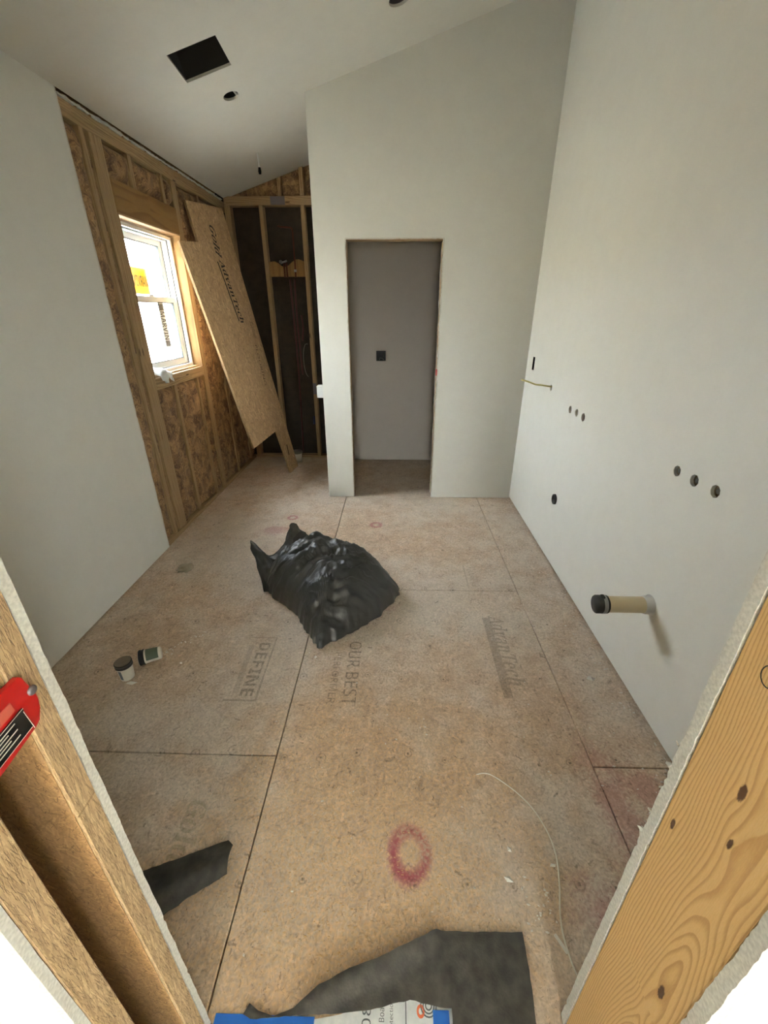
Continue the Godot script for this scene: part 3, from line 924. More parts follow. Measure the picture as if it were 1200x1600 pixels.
func build_alcove() -> void:
	var w: Node3D = meta(root_node("wall_alcove"), "bare stud wall at the back of the dark alcove", "", "", "structure")
	var dp := 0.09
	var cz := ZA - dp / 2.0
	span("sheathing", Vector3(-1.82, -0.05, -5.06), Vector3(-0.5, 3.5, ZA - dp - 0.012), M.osb, w)
	lumber("bottom_plate", Vector3(-1.66, 0.012, cz), Vector3(-0.615, 0.012, cz), Vector3.UP, 0.024, dp, w)
	lumber("top_plate", Vector3(-1.655, 2.537, cz), Vector3(-0.613, 2.537, cz), Vector3.UP, 0.074, dp, w, M.lumber1)
	for x in [-1.63, -1.306, -0.905]:
		lumber("stud", Vector3(x, 0.024, cz), Vector3(x, 2.50, cz), Vector3.RIGHT, 0.038 if x > -1.6 else 0.055, dp, w)
	lumber("stud", Vector3(-0.632, 0.024, cz), Vector3(-0.632, 2.50, cz), Vector3.RIGHT, 0.038, dp, w)
	lumber("upper_stud", Vector3(-0.90, 2.575, cz), Vector3(-0.90, 3.0, cz), Vector3.RIGHT, 0.038, dp, w)
	lumber("upper_stud", Vector3(-1.12, 2.575, cz - 0.03), Vector3(-1.12, 3.0, cz - 0.03), Vector3.RIGHT, 0.03, dp, w)
	var i := 0
	# courses of brown-black sheet over the sheathing between the studs, each lapping the one below
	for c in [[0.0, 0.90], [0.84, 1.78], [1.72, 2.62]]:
		put("sheet_course", boxm(Vector3(1.20, c[1] - c[0], 0.003), 0.0008), M.brown_sheet, w, Vector3(-1.21, (c[0] + c[1]) / 2.0, ZA - dp - 0.007), Basis(Vector3.RIGHT, 0.006))
	for b in [[-1.65, -1.135, 2.58, 2.9], [-1.10, -0.92, 2.58, 2.9], [-0.88, -0.62, 2.58, 2.95]]:
		batt(w, Vector3(b[0], b[2], ZA - 0.055), Vector3.RIGHT, Vector3.UP, b[1] - b[0], b[3] - b[2], 0.014, 200 + i, M.insulation)
		i += 1
	put("nail_plate", boxm(Vector3(0.138, 0.068, 0.0015), 0.0004), M.galvanised, w, Vector3(-1.137, 2.537, ZA + 0.001))
	put("nail_plate", boxm(Vector3(0.036, 0.12, 0.0015), 0.0004), M.galvanised, w, Vector3(-0.905, 0.80, ZA + 0.001))
	# blocking board between the two studs, its upper edge wavy
	var poly := PackedVector2Array()
	for k in 13:
		var x := -1.287 + 0.362 * k / 12.0
		poly.append(Vector2(x, 2.045 - 0.05 * exp(-pow((x + 1.15) / 0.07, 2.0)) + 0.015 * sin(x * 30.0)))
	poly.append(Vector2(-0.925, 1.905)); poly.append(Vector2(-1.287, 1.905))
	var mb := MB.new()
	var ids := Geometry2D.triangulate_polygon(poly)
	for k in range(0, ids.size(), 3):
		var a := poly[ids[k]]
		var b := poly[ids[k + 1]]
		var c := poly[ids[k + 2]]
		if (b - a).cross(c - a) < 0.0:
			var s := b; b = c; c = s
		mb.tri(Vector3(a.x, a.y, ZA - 0.03), Vector3(b.x, b.y, ZA - 0.03), Vector3(c.x, c.y, ZA - 0.03))
	for k in poly.size():
		var a := poly[k]
		var b := poly[(k + 1) % poly.size()]
		mb.quad(Vector3(a.x, a.y, ZA - 0.052), Vector3(b.x, b.y, ZA - 0.052), Vector3(b.x, b.y, ZA - 0.03), Vector3(a.x, a.y, ZA - 0.03))
	put("blocking_board", mb.mesh(), M.header_wood, w)
	# shower plumbing
	var s: Node3D = meta(root_node("shower_valve", Vector3(0, 0, 0)), "copper shower valve and riser pipes between the alcove studs", "plumbing")
	var zz := ZA - 0.018
	var v := MB.new(true)
	v.tube(PackedVector3Array([Vector3(-1.145, 2.33, zz + 0.05), Vector3(-1.138, 2.33, zz), Vector3(-1.04, 2.325, zz), Vector3(-1.025, 2.315, zz), Vector3(-1.02, 2.29, zz), Vector3(-1.022, 2.0, zz), Vector3(-1.024, 1.9, zz)]), 0.008)
	put("riser_pipe", v.mesh(), M.copper, s)
	for x in [-1.133, -1.108]:
		var q := MB.new(true)
		q.tube(PackedVector3Array([Vector3(x, 2.03, zz), Vector3(x, 1.90, zz)]), 0.009)
		put("supply_pipe", q.mesh(), M.copper, s)
	var vb := MB.new(true)
	vb.lathe(PackedVector2Array([Vector2(0, 0), Vector2(0.012, 0), Vector2(0.016, 0.006), Vector2(0.016, 0.02), Vector2(0.011, 0.026), Vector2(0.011, 0.04), Vector2(0, 0.042)]), 16, Transform3D(Basis(Vector3.RIGHT, PI / 2), Vector3(-1.160, 2.035, zz)))
	vb.tube(PackedVector3Array([Vector3(-1.165, 2.02, zz + 0.015), Vector3(-1.10, 2.045, zz)]), 0.009)
	put("valve_body", vb.mesh(), M.steel, s)
	var fit := MB.new(true)
	fit.lathe(PackedVector2Array([Vector2(0.008, 0), Vector2(0.013, 0.002), Vector2(0.013, 0.022), Vector2(0.008, 0.024)]), 12, Transform3D(Basis(), Vector3(-1.023, 1.945, zz)))
	put("pipe_coupling", fit.mesh(), M.steel, s)
	var ts := [[-1.085, 1.88, 0.06, 0.012], [-1.035, 1.88, 0.95, -0.008], [-0.995, 1.55, 1.30, 0.008]]
	for t in ts:
		var q := MB.new(true)
		var pts := PackedVector3Array()
		for k in 13:
			var f := k / 12.0
			pts.append(Vector3(t[0] + t[3] * sin(f * 4.0), lerpf(t[1], t[2], f), ZA - 0.012 + 0.004 * sin(f * 9.0)))
		q.tube(pts, 0.009)
		var label := "dark red plastic water tube hanging straight down below the copper pipes"
		if t[0] > -1.04: label = "short red plastic water tube right of the long one in the alcove"
		if t[0] > -1.0: label = "rightmost red plastic water tube beside the right alcove stud"
		meta(put("water_tube", q.mesh(), M.red_tube), label, "water tube", "red water tubes in the alcove")
	var bc := MB.new(true)
	bc.lathe(PackedVector2Array([Vector2(0, 0), Vector2(0.016, 0), Vector2(0.016, 0.05), Vector2(0.012, 0.055), Vector2(0.012, 0.09), Vector2(0, 0.092)]), 14)
	meta(put("blue_fitting", bc.mesh(), M.blue_plastic, null, Vector3(-0.937, 0.40, ZA - 0.012)), "small dark blue pipe fitting beside the right alcove stud", "pipe fitting")
	var loop := MB.new(true)
	var lp := PackedVector3Array()
	for k in 17:
		var a := -1.9 + k * 0.26
		lp.append(Vector3(-0.955 - 0.055 * cos(a * 0.7), 1.10 + 0.17 * sin(a * 0.8) , ZA - 0.02))
	loop.tube(lp, 0.0035, 6)
	meta(put("loose_cable", loop.mesh(), M.stub_grey), "grey cable looping beside the right stud of the alcove", "cable")
	# small white box on the alcove side of the partition
	var wb: Node3D = meta(root_node("white_box", Vector3(-0.668, 0.86, -4.02)), "small white plastic box projecting into the alcove from the partition end", "box")
	put("box_body", boxm(Vector3(0.108, 0.095, 0.10), 0.004), M.white_plastic, wb, Vector3(0, 0.0475, 0))
	put("box_lid", boxm(Vector3(0.112, 0.012, 0.104), 0.003), M.white_plastic, wb, Vector3(0, 0.099, 0))


func build_ceiling() -> void:
	var ang := atan(SLOPE)
	var c := CSGBox3D.new()
	c.name = "ceiling"
	var len_ := (XR + 0.1 - XL) / cos(ang)
	var th := 0.013
	c.size = Vector3(len_, th, 4.75)
	c.material = M.drywall
	add_child(c)
	meta(c, "white sloped drywall ceiling", "", "", "structure")
	var xm := (XL + XR + 0.1) / 2.0
	var up := Vector3(-sin(ang), cos(ang), 0)
	c.transform = Transform3D(Basis(Vector3.BACK, ang), Vector3(xm, ceil_y(xm), -2.52) + up * th / 2.0)
	var inv := c.transform.affine_inverse()
	var local := func(x: float, z: float) -> Vector3: return inv * Vector3(x, ceil_y(x), z)
	var fan: Vector3 = local.call(-1.025, -2.945)
	var cut := CSGBox3D.new()
	cut.name = "fan_cut"
	cut.operation = CSGShape3D.OPERATION_SUBTRACTION
	cut.size = Vector3(0.262, 0.2, 0.262)
	cut.material = M.gypsum
	c.add_child(cut, true)
	cut.position = fan
	cut.rotation.y = 0.06
	var cans := [[-1.010, -3.355, 0.048], [0.005, -3.16, 0.062]]
	for k in cans:
		var h := CSGCylinder3D.new()
		h.name = numbered("lamp_cut", c)
		h.operation = CSGShape3D.OPERATION_SUBTRACTION
		h.radius = k[2]
		h.height = 0.2
		h.sides = 28
		h.material = M.gypsum
		c.add_child(h, true)
		h.position = local.call(k[0], k[1])
	var wc := CSGCylinder3D.new()
	wc.name = "wire_cut"
	wc.operation = CSGShape3D.OPERATION_SUBTRACTION
	wc.radius = 0.010
	wc.height = 0.1
	wc.material = M.gypsum
	c.add_child(wc, true)
	wc.position = local.call(-1.12, -4.24)
	# roof deck above
	var roof := put("trim_roof", boxm(Vector3(len_ + 0.6, 0.1, 5.9)), M.osb, null, Vector3(xm, ceil_y(xm), -2.75) + up * 0.42, Basis(Vector3.BACK, ang))
	meta(roof, "roof deck above the ceiling", "", "", "structure")
	# fan housing
	var tf := Transform3D(Basis(Vector3.BACK, ang) * Basis(Vector3.UP, 0.06), Vector3(-1.025, ceil_y(-1.025), -2.945))
	var f: Node3D = root_node("fan_housing")
	f.transform = tf
	meta(f, "square black exhaust fan housing recessed in the ceiling", "fan housing")
	var sh := MB.new()
	var hs := 0.1295
	sh.box(Vector3(-hs, 0.175, -hs), Vector3(hs, 0.18, hs))
	for q in [[Vector3(-hs, 0.012, -hs), Vector3(-hs + 0.003, 0.175, hs)], [Vector3(hs - 0.003, 0.012, -hs), Vector3(hs, 0.175, hs)], [Vector3(-hs, 0.012, -hs), Vector3(hs, 0.175, -hs + 0.003)], [Vector3(-hs, 0.012, hs - 0.003), Vector3(hs, 0.175, hs)]]:
		sh.box(q[0], q[1])
	put("housing_shell", sh.mesh(), M.fan_metal, f)
	var sw := MB.new()
	sw.box(Vector3(-0.03, 0.12, -0.01), Vector3(0.01, 0.17, 0.03))
	put("plug_socket", sw.mesh(), M.rubber, f)
	# recessed lamp rough-ins
	for k in cans:
		var top: bool = k[0] > -0.5
		var o: Node3D = root_node("lamp_housing")
		o.transform = Transform3D(Basis(Vector3.BACK, ang), Vector3(k[0], ceil_y(k[0]), k[1]))
		meta(o, "round recessed lamp housing with a bent silver bracket in the ceiling top" if top else "round dark lamp hole in the ceiling beside the fan housing", "recessed light", "recessed lamp housings in the ceiling")
		var can := MB.new(true)
		var r: float = k[2]
		can.lathe(PackedVector2Array([Vector2(r + 0.001, 0.013), Vector2(r + 0.001, 0.10), Vector2(r - 0.01, 0.11), Vector2(0, 0.11)]), 28)
		put("can_shell", can.mesh(), M.galvanised if top else M.black, o)
		if top:
			var br := MB.new()
			br.box(Vector3(-0.012, 0.02, -0.05), Vector3(0.012, 0.022, 0.05), Transform3D(Basis(Vector3.RIGHT, 0.35), Vector3(0.008, 0.02, 0)))
			br.box(Vector3(-0.03, 0.04, -0.008), Vector3(0.03, 0.065, 0.02))
			put("bracket", br.mesh(), M.steel, o)
			var wr := MB.new(true)
			wr.tube(PackedVector3Array([Vector3(-0.03, 0.09, -0.02), Vector3(-0.025, 0.03, 0.0), Vector3(-0.01, 0.02, 0.03), Vector3(0.02, 0.06, 0.03)]), 0.004)
			put("wire", wr.mesh(), M.white_plastic, o)
		else:
			var wr := MB.new(true)
			wr.tube(PackedVector3Array([Vector3(0.01, 0.09, -0.02), Vector3(0.02, 0.03, -0.01), Vector3(0.03, 0.008, -0.02), Vector3(0.035, 0.012, -0.032)]), 0.006)
			put("wire", wr.mesh(), M.white_plastic, o)
	# a lead hanging from the alcove ceiling
	var hw: Node3D = meta(root_node("hanging_lead", Vector3(-1.12, ceil_y(-1.12), -4.24)), "short lamp lead with a connector hanging from the alcove ceiling", "wire")
	var l1 := MB.new(true)
	l1.tube(PackedVector3Array([Vector3(0, 0.02, 0), Vector3(0.002, -0.02, 0), Vector3(0.006, -0.05, 0.003), Vector3(0.004, -0.09, 0)]), 0.007)
	put("lead", l1.mesh(), M.white_plastic, hw)
	var l2 := MB.new(true)
	l2.lathe(PackedVector2Array([Vector2(0, 0), Vector2(0.010, 0.002), Vector2(0.013, 0.02), Vector2(0.009, 0.045), Vector2(0, 0.046)]), 12, Transform3D(Basis(), Vector3(0.005, -0.135, 0)))
	put("connector", l2.mesh(), M.rubber, hw)
	var l3 := MB.new(true)
	l3.lathe(PackedVector2Array([Vector2(0.004, 0), Vector2(0.008, 0.002), Vector2(0.008, 0.012), Vector2(0.004, 0.014)]), 10, Transform3D(Basis(), Vector3(0.005, -0.088, 0)))
	put("connector_collar", l3.mesh(), M.white_plastic, hw)


func build_front_wall() -> void:
	var w: Node3D = meta(root_node("wall_front"), "unfinished doorway wall: a split pocket frame left, a pine jamb right", "", "", "structure")
	var top := 2.07
	# left of the doorway
	var xj := -0.435
	span("drywall_sheet", Vector3(XL, 0.01, -0.390), Vector3(xj - 0.016, top, -0.3765), M.drywall, w)
	put("drywall_edge", ragged_bar(top - 0.002, 0.016, 0.0145, 0.0006, 21, 0.010), M.board_core, w, Vector3(xj - 0.0085, 0.001, -0.3840))
	span("drywall_sheet", Vector3(-3.0, 0.01, -0.2285), Vector3(xj - 0.012, 2.7, -0.2155), M.drywall, w)
	put("drywall_edge", ragged_bar(top - 0.002, 0.012, 0.0125, 0.0003, 22, 0.03), M.board_core, w, Vector3(xj - 0.0065, 0.001, -0.2222))
	var a := span("engineered_stud", Vector3(xj - 0.165, 0.0, -0.3755), Vector3(xj, 0.935, -0.339), M.strand_lumber, w)
	span("engineered_stud", Vector3(xj - 0.165, 0.9365, -0.3755), Vector3(xj + 0.0006, top, -0.3385), M.strand_lumber, w)
	span("engineered_stud", Vector3(xj - 0.165, 0.0, -0.270), Vector3(xj, top, -0.2295), M.strand_lumber, w)
	span("stud_face", Vector3(xj - 0.1645, 0.0, -0.3386), Vector3(xj - 0.0035, top, -0.3372), M.strand_face, w, 0.0004)
	span("pocket_back", Vector3(-3.0, 0.0, -0.3755), Vector3(xj - 0.168, top, -0.229), M.lumber2, w)
	# right of the doorway
	var xr := 0.425
	var j := MB.new()
	var lo := Vector3(xr, 0.0, -0.4055)
	var hi := Vector3(xr + 0.038, top, -0.2515)
	j.st.set_uv(Vector2.ZERO)
	j.box(lo + Vector3(0.0012, 0, 0), hi)
	# its face, eased at both edges, mapped along the grain
	var e := 0.002
	var cols := [[xr + e, lo.z, 0.0], [xr, lo.z + e, 0.013], [xr, hi.z - e, 0.987], [xr + e, hi.z, 1.0]]
	for k in 3:
		var p: Array = cols[k]
		var q: Array = cols[k + 1]
		var b0 := Vector3(p[0], 0.0, p[1])
		var b1 := Vector3(q[0], 0.0, q[1])
		var t0 := Vector3(p[0], top, p[1])
		var t1 := Vector3(q[0], top, q[1])
		j.tuv(b0, b1, t1, Vector2(p[2], 1.35), Vector2(q[2], 1.35), Vector2(q[2], 0))
		j.tuv(b0, t1, t0, Vector2(p[2], 1.35), Vector2(q[2], 0), Vector2(p[2], 0))
	put("jamb_stud", j.mesh(), M.jamb_wood, w)
	span("backing_stud", Vector3(xr + 0.039, 0.0, -0.4055), Vector3(3.0, top, -0.2515), M.lumber2, w)
	span("drywall_sheet", Vector3(xr + 0.016, 0.01, -0.4265), Vector3(XR, top, -0.4075), M.drywall, w)
	put("drywall_edge", ragged_bar(top - 0.002, 0.018, 0.0185, 0.0007, 23, 0.009), M.board_core, w, Vector3(xr + 0.0075, 0.001, -0.4172))
	span("drywall_sheet", Vector3(xr + 0.016, 0.01, -0.2495), Vector3(3.0, 2.7, -0.2305), M.drywall, w)
	put("drywall_edge", ragged_bar(top - 0.002, 0.018, 0.0185, 0.0011, 24, 0.009), M.board_core, w, Vector3(xr + 0.0075, 0.001, -0.2400))
	# gap of shadow between stud and board on the hall side is a real one: the stud stops 2 mm short
	span("header", Vector3(-3.0, top, -0.390), Vector3(3.0, 2.75, -0.2295), M.lumber3, w)
	span("drywall_sheet", Vector3(XL, top, -0.4065), Vector3(XR, 3.9, -0.390), M.drywall, w)
	span("drywall_sheet", Vector3(xj - 0.012, top, -0.2285), Vector3(xr + 0.016, 2.7, -0.2155), M.drywall, w)
	# frayed paper at the foot of the right-hand board
	var fr := MB.new()
	var r := RandomNumberGenerator.new()
	r.seed = 5
	for k in 46:
		var base := Vector3(xr + r.randf_range(-0.004, 0.02), r.randf_range(0.72, 1.0), -0.427 + r.randf_range(-0.002, 0.004))
		var d := Vector3(r.randf_range(-1, 0.2), r.randf_range(-0.6, 0.8), r.randf_range(-1, 0.1)).normalized() * r.randf_range(0.005, 0.016)
		var s := Vector3(r.randf_range(-1, 1), r.randf_range(-1, 1), r.randf_range(-1, 1)).normalized() * r.randf_range(0.002, 0.006)
		fr.quad(base - s, base + s, base + s * 0.5 + d, base - s * 0.3 + d * 0.9)
	meta(put("frayed_paper", fr.mesh(), M.crumb, w), "", "", "", "stuff")
	# pencilled curl on the pine
	var pm := MB.new(true)
	var pts := PackedVector3Array()
	for k in 15:
		var g := -2.4 + k * 0.34
		pts.append(Vector3(xr - 0.0002, 1.198 + 0.014 * sin(g), -0.362 - 0.011 * cos(g)))
	pm.tube(pts, 0.0007, 5)
	put("pencil_mark", pm.mesh(), M.print_ink, w)


func added_hall_window(n: String, label: String, c: Vector3, along: Vector3, wide: float, y0: float, y1: float) -> void:
	# a glazed opening added out of view in a hall wall for fill light
	var w: Node3D = meta(root_node(n, c), label, "", "", "structure")
	var across := along.cross(Vector3.UP)
	var bar := func(nm: String, u0: float, u1: float, v0: float, v1: float, d: float, m: Material) -> void:
		var p := along * u0 + Vector3.UP * v0 - across * d
		var q := along * u1 + Vector3.UP * v1 + across * d
		span(nm, Vector3(minf(p.x, q.x), v0, minf(p.z, q.z)), Vector3(maxf(p.x, q.x), v1, maxf(p.z, q.z)), m, w, 0.0005)
	var h := wide / 2.0
	bar.call("stile", -h, -h + 0.06, y0, y1, 0.03, M.vinyl)
	bar.call("stile", h - 0.06, h, y0, y1, 0.03, M.vinyl)
	bar.call("rail", -h + 0.06, h - 0.06, y0, y0 + 0.06, 0.03, M.vinyl)
	bar.call("rail", -h + 0.06, h - 0.06, y1 - 0.06, y1, 0.03, M.vinyl)
	bar.call("pane", -h + 0.06, h - 0.06, y0 + 0.06, y1 - 0.06, 0.002, M.glass)


func build_hall() -> void:
	var h: Node3D = meta(root_node("wall_hall"), "bright white hall behind the doorway", "", "", "structure")
	span("side_wall", Vector3(-3.1, 0, -0.25), Vector3(-3.0, 2.75, 4.3), M.drywall, h)
	span("hall_ceiling", Vector3(-3.1, 2.7, -0.23), Vector3(3.1, 2.8, 4.3), M.drywall, h)
	span("end_wall", Vector3(-3.1, 0, 4.1), Vector3(-0.40, 2.75, 4.2), M.drywall, h)
	span("end_wall", Vector3(0.40, 0, 4.1), Vector3(3.1, 2.75, 4.2), M.drywall, h)
	span("end_wall", Vector3(-0.40, 0.0, 4.1), Vector3(0.40, 0.75, 4.2), M.drywall, h)
	span("end_wall", Vector3(-0.40, 2.0, 4.1), Vector3(0.40, 2.75, 4.2), M.drywall, h)
	added_hall_window("added_window_2", "added out-of-view window in the end wall of the hall, for fill light", Vector3(0, 0, 4.15), Vector3.RIGHT, 0.80, 0.75, 2.0)
	span("side_wall", Vector3(3.0, 0, -0.25), Vector3(3.1, 2.75, 2.7), M.drywall, h)
	span("side_wall", Vector3(3.0, 0, 3.9), Vector3(3.1, 2.75, 4.3), M.drywall, h)
	span("side_wall", Vector3(3.0, 0.0, 2.7), Vector3(3.1, 1.15, 3.9), M.drywall, h)
	span("side_wall", Vector3(3.0, 2.1, 2.7), Vector3(3.1, 2.75, 3.9), M.drywall, h)
	added_hall_window("added_window_3", "added out-of-view window in the right side of the hall, for fill light", Vector3(3.05, 0, 3.3), Vector3.BACK, 1.2, 1.15, 2.1)


func build_outside() -> void:
	var g := put("ground", boxm(Vector3(60, 0.3, 60)), M.snow_ground, null, Vector3(0, -0.75, 0))
	meta(g, "pale ground outside the house", "", "", "structure")
	var n: Node3D = meta(root_node("neighbour_house", Vector3(-13.0, -0.6, -6.0)), "white house with lap siding seen through the window", "house")
	put("wall_core", boxm(Vector3(4.0, 3.2, 8.0)), M.siding, n, Vector3(-2.02, 1.6, 0))
	for k in 16:
		put("siding_board", boxm(Vector3(0.02, 0.205, 8.0), 0.003), M.siding, n, Vector3(0.0, 0.1 + k * 0.2, 0), Basis(Vector3.BACK, -0.06))


# ------------------------------------------------------------------ things in the room
func build_leaning_board() -> void:
	var t1 := Vector3(-1.600, 2.4398, -4.6356)
	var u := Vector3(-0.2027, 0.9784, -0.0405)
	var v := Vector3(-0.0786, 0.025, 0.9966)
	u = u.normalized()
	v = (v - u * v.dot(u)).normalized()
	var n := v.cross(u).normalized()
	if n.x < 0.0: n = -n
	var b: Node3D = root_node("leaning_board", t1 + u * -2.49)
	meta(b, "large notched strand-board panel printed with lettering leaning in the corner", "board")
	var o := u * 2.49
	var poly := PackedVector2Array([Vector2(0.0, 0.0), Vector2(-0.098, 0.705), Vector2(-0.382, 0.708), Vector2(-0.423, 1.016), Vector2(-2.034, 0.924), Vector2(-2.013, 0.308), Vector2(-2.487, 0.262), Vector2(-2.491, 0.0)])
	var th := n * -0.018
	var face := MB.new()
	var ids := Geometry2D.triangulate_polygon(poly)
	var place := func(p: Vector2) -> Vector3: return o + u * p.x + v * p.y
	for k in range(0, ids.size(), 3):
		var a: Vector3 = place.call(poly[ids[k]])
		var c: Vector3 = place.call(poly[ids[k + 1]])
		var d: Vector3 = place.call(poly[ids[k + 2]])
		if (c - a).cross(d - a).dot(n) < 0.0:
			var s := c; c = d; d = s
		face.tri(a, c, d)
		face.tri(a + th, d + th, c + th)
	put("panel_face", face.mesh(), M.osb_print, b)
	var edge := MB.new()
	for k in poly.size():
		var a: Vector3 = place.call(poly[k])
		var c: Vector3 = place.call(poly[(k + 1) % poly.size()])
		edge.quad(a, c, c + th, a + th)
		edge.quad(c, a, a + th, c + th)
	put("cut_edge", edge.mesh(), M.bright_edge, b)
	var line := func(s: String, f: Font, from: Vector2, to: Vector2, high: float, m: Material) -> void:
		var p: Vector3 = place.call(from)
		var q: Vector3 = place.call(to)
		var al := q - p
		var upd := n.cross(al).normalized()
		lettering("printed_text", s, f, p, al, upd * high, m, b, 0.0008)
	line.call("Gold", font(true, true, true), Vector2(-0.20, 0.405), Vector2(-0.435, 0.445), 0.10, M.board_ink)
	line.call("AdvanTech", font(true, true, true), Vector2(-0.47, 0.425), Vector2(-0.985, 0.365), 0.088, M.board_ink)
	line.call("Subfloor", font(true, false, true), Vector2(-0.97, 0.165), Vector2(-1.12, 0.155), 0.06, M.board_ink_faint)
	line.call("FLOORING", font(false, false), Vector2(-1.18, 0.20), Vector2(-1.56, 0.25), 0.045, M.board_ink_faint)
	var bar := MB.new()
	var p0: Vector3 = place.call(Vector2(-0.49, 0.452))
	var p1: Vector3 = place.call(Vector2(-0.965, 0.385))
	var sd := n.cross(p1 - p0).normalized() * -0.020
	bar.quad(p0 + n * 0.0008, p1 + n * 0.0008, p1 + sd + n * 0.0008, p0 + sd + n * 0.0008)
	put("printed_bar", bar.mesh(), M.board_ink, b)
	var bl := MB.new()
	var q0: Vector3 = place.call(Vector2(-2.20, 0.165))
	var q1: Vector3 = place.call(Vector2(-2.31, 0.185))
	var sd2 := n.cross(q1 - q0).normalized() * 0.032
	bl.quad(q0 + n * 0.0008, q1 + n * 0.0008, q1 + sd2 + n * 0.0008, q0 + sd2 + n * 0.0008)
	put("printed_bar", bl.mesh(), M.board_ink_faint, b)


func catmull(p: PackedVector2Array, n: int) -> PackedVector2Array:
	var out := PackedVector2Array()
	var k := p.size()
	for i in k:
		for j in n:
			out.append(p[i].cubic_interpolate(p[(i + 1) % k], p[(i + k - 1) % k], p[(i + 2) % k], float(j) / n))
	return out


func build_bag() -> void:
	# a half-filled bin bag lying on its side: the tied-up mouth to the left, two bottom corners to the right
	var bag: Node3D = meta(root_node("rubbish_bag", Vector3(-0.36, 0, -2.1)), "half-filled crumpled black plastic rubbish bag lying on the subfloor", "rubbish bag")
	var base := Vector3(-0.36, 0, -2.1)
	var out := PackedVector2Array([Vector2(-0.375, -1.662), Vector2(-0.30, -1.725), Vector2(-0.20, -1.80), Vector2(-0.10, -1.90), Vector2(-0.03, -2.0), Vector2(0.02, -2.10), Vector2(0.035, -2.175), Vector2(0.0, -2.235), Vector2(-0.03, -2.31), Vector2(-0.11, -2.40), Vector2(-0.22, -2.48), Vector2(-0.36, -2.55), Vector2(-0.54, -2.59), Vector2(-0.67, -2.55), Vector2(-0.76, -2.45), Vector2(-0.80, -2.30), Vector2(-0.80, -2.20), Vector2(-0.765, -2.125), Vector2(-0.70, -2.05), Vector2(-0.62, -1.985), Vector2(-0.545, -1.905), Vector2(-0.51, -1.84), Vector2(-0.455, -1.755), Vector2(-0.405, -1.69)])
	var ring := catmull(out, 9)
	var c := Vector2(-0.36, -2.12)
	var nr := 44
	var fold := noise(1.0, 301, 2)
	fold.fractal_type = FastNoiseLite.FRACTAL_RIDGED
	var lump := noise(5.0, 302, 3)
	var crump := noise(16.0, 303, 3)
	crump.fractal_type = FastNoiseLite.FRACTAL_RIDGED
	var neck := Vector2(-0.66, -2.03)
	var top := func(p: Vector2, t: float) -> Vector3:
		var dome := pow(maxf(0.0, 1.0 - pow(t, 2.6)), 0.62)
		# taller towards the back and the mouth, low at the two bottom corners
		var h := 0.235 + 0.04 * smoothstep(-1.9, -2.45, p.y) - 0.10 * smoothstep(-1.95, -1.68, p.y) - 0.07 * smoothstep(-0.25, 0.05, p.x) + 0.02 * smoothstep(-0.5, -0.75, p.x) + 0.05 * smoothstep(-0.3, -0.55, p.x) * smoothstep(-2.15, -2.4, p.y)
		var y := h * dome * (1.0 + 0.16 * lump.get_noise_2dv(p))
		# folds run from the gathered mouth towards the far end, slightly fanned
		var q0 := p - neck
		var wx := lump.get_noise_2d(p.x * 0.6 + 4.0, p.y * 0.6) * 0.10
		var along := q0.dot(Vector2(0.93, -0.37))
		var across := q0.dot(Vector2(0.37, 0.93)) / (0.55 + maxf(0.0, along) * 0.9) + wx
		var f := fold.get_noise_2d(across * 7.0, along * 1.3)
		y += dome * 0.034 * (f - 0.25) * (1.0 - 0.55 * smoothstep(0.30, 0.65, along))
		var f2 := fold.get_noise_2d(across * 16.0 + 31.0, along * 2.2 + wx * 5.0)
		y += dome * 0.011 * (f2 - 0.3) * (1.0 - 0.6 * smoothstep(0.15, 0.5, along))
		y += dome * 0.010 * (crump.get_noise_2dv(p * 0.7) - 0.3) * smoothstep(0.2, 0.5, along)
		# one long crease across the lower corner
		var cr := absf((p - Vector2(-0.47, -1.80)).dot(Vector2(0.42, 0.9)) + 0.012 * sin(p.x * 30.0))
		y -= dome * 0.028 * exp(-cr * cr / 0.0003) * smoothstep(-0.05, -0.35, p.x)
		return Vector3(p.x, maxf(0.004, y + 0.006), p.y)
	var m := MB.new(true)
	var n := ring.size()
	var rings: Array = []
	for j in nr + 1:
		var t := sin(PI / 2 * j / nr)
		var row: Array[Vector3] = []
		for i in n:
			var wob := 1.0 + 0.05 * lump.get_noise_2d(i * 0.03, 3.0) * smoothstep(0.8, 1.0, t)
			row.append(top.call(c + (ring[i] - c) * t * wob, t) - base)
		rings.append(row)
	for j in nr:
		for i in n:
			var k := (i + 1) % n
			if j == 0: m.tri(rings[0][0], rings[1][i], rings[1][k])
			else: m.quad(rings[j][i], rings[j + 1][i], rings[j + 1][k], rings[j][k])
	var under: Array[Vector3] = []
	for i in n:
		under.append(Vector3(rings[nr][i].x * 0.97, 0.001, rings[nr][i].z * 0.97))
	for i in n:
		var k := (i + 1) % n
		m.quad(rings[nr][i], under[i], under[k], rings[nr][k])
		m.tri(under[k], under[i], Vector3(0, 0.001, 0))
	put("bag_body", m.mesh(), M.bag_plastic, bag)
	# the open mouth: a loose collar that stands up in two points and droops between them
	var low := [Vector3(-0.56, 0.235, -2.45), Vector3(-0.63, 0.235, -2.40), Vector3(-0.68, 0.19, -2.33), Vector3(-0.72, 0.14, -2.27), Vector3(-0.74, 0.11, -2.22), Vector3(-0.745, 0.07, -2.16), Vector3(-0.735, 0.03, -2.11)]
	var rim := [Vector3(-0.605, 0.262, -2.46), Vector3(-0.672, 0.325, -2.458), Vector3(-0.725, 0.20, -2.395), Vector3(-0.82, 0.135, -2.36), Vector3(-0.945, 0.215, -2.42), Vector3(-0.885, 0.12, -2.29), Vector3(-0.80, 0.012, -2.13)]
	var col := MB.new(true)
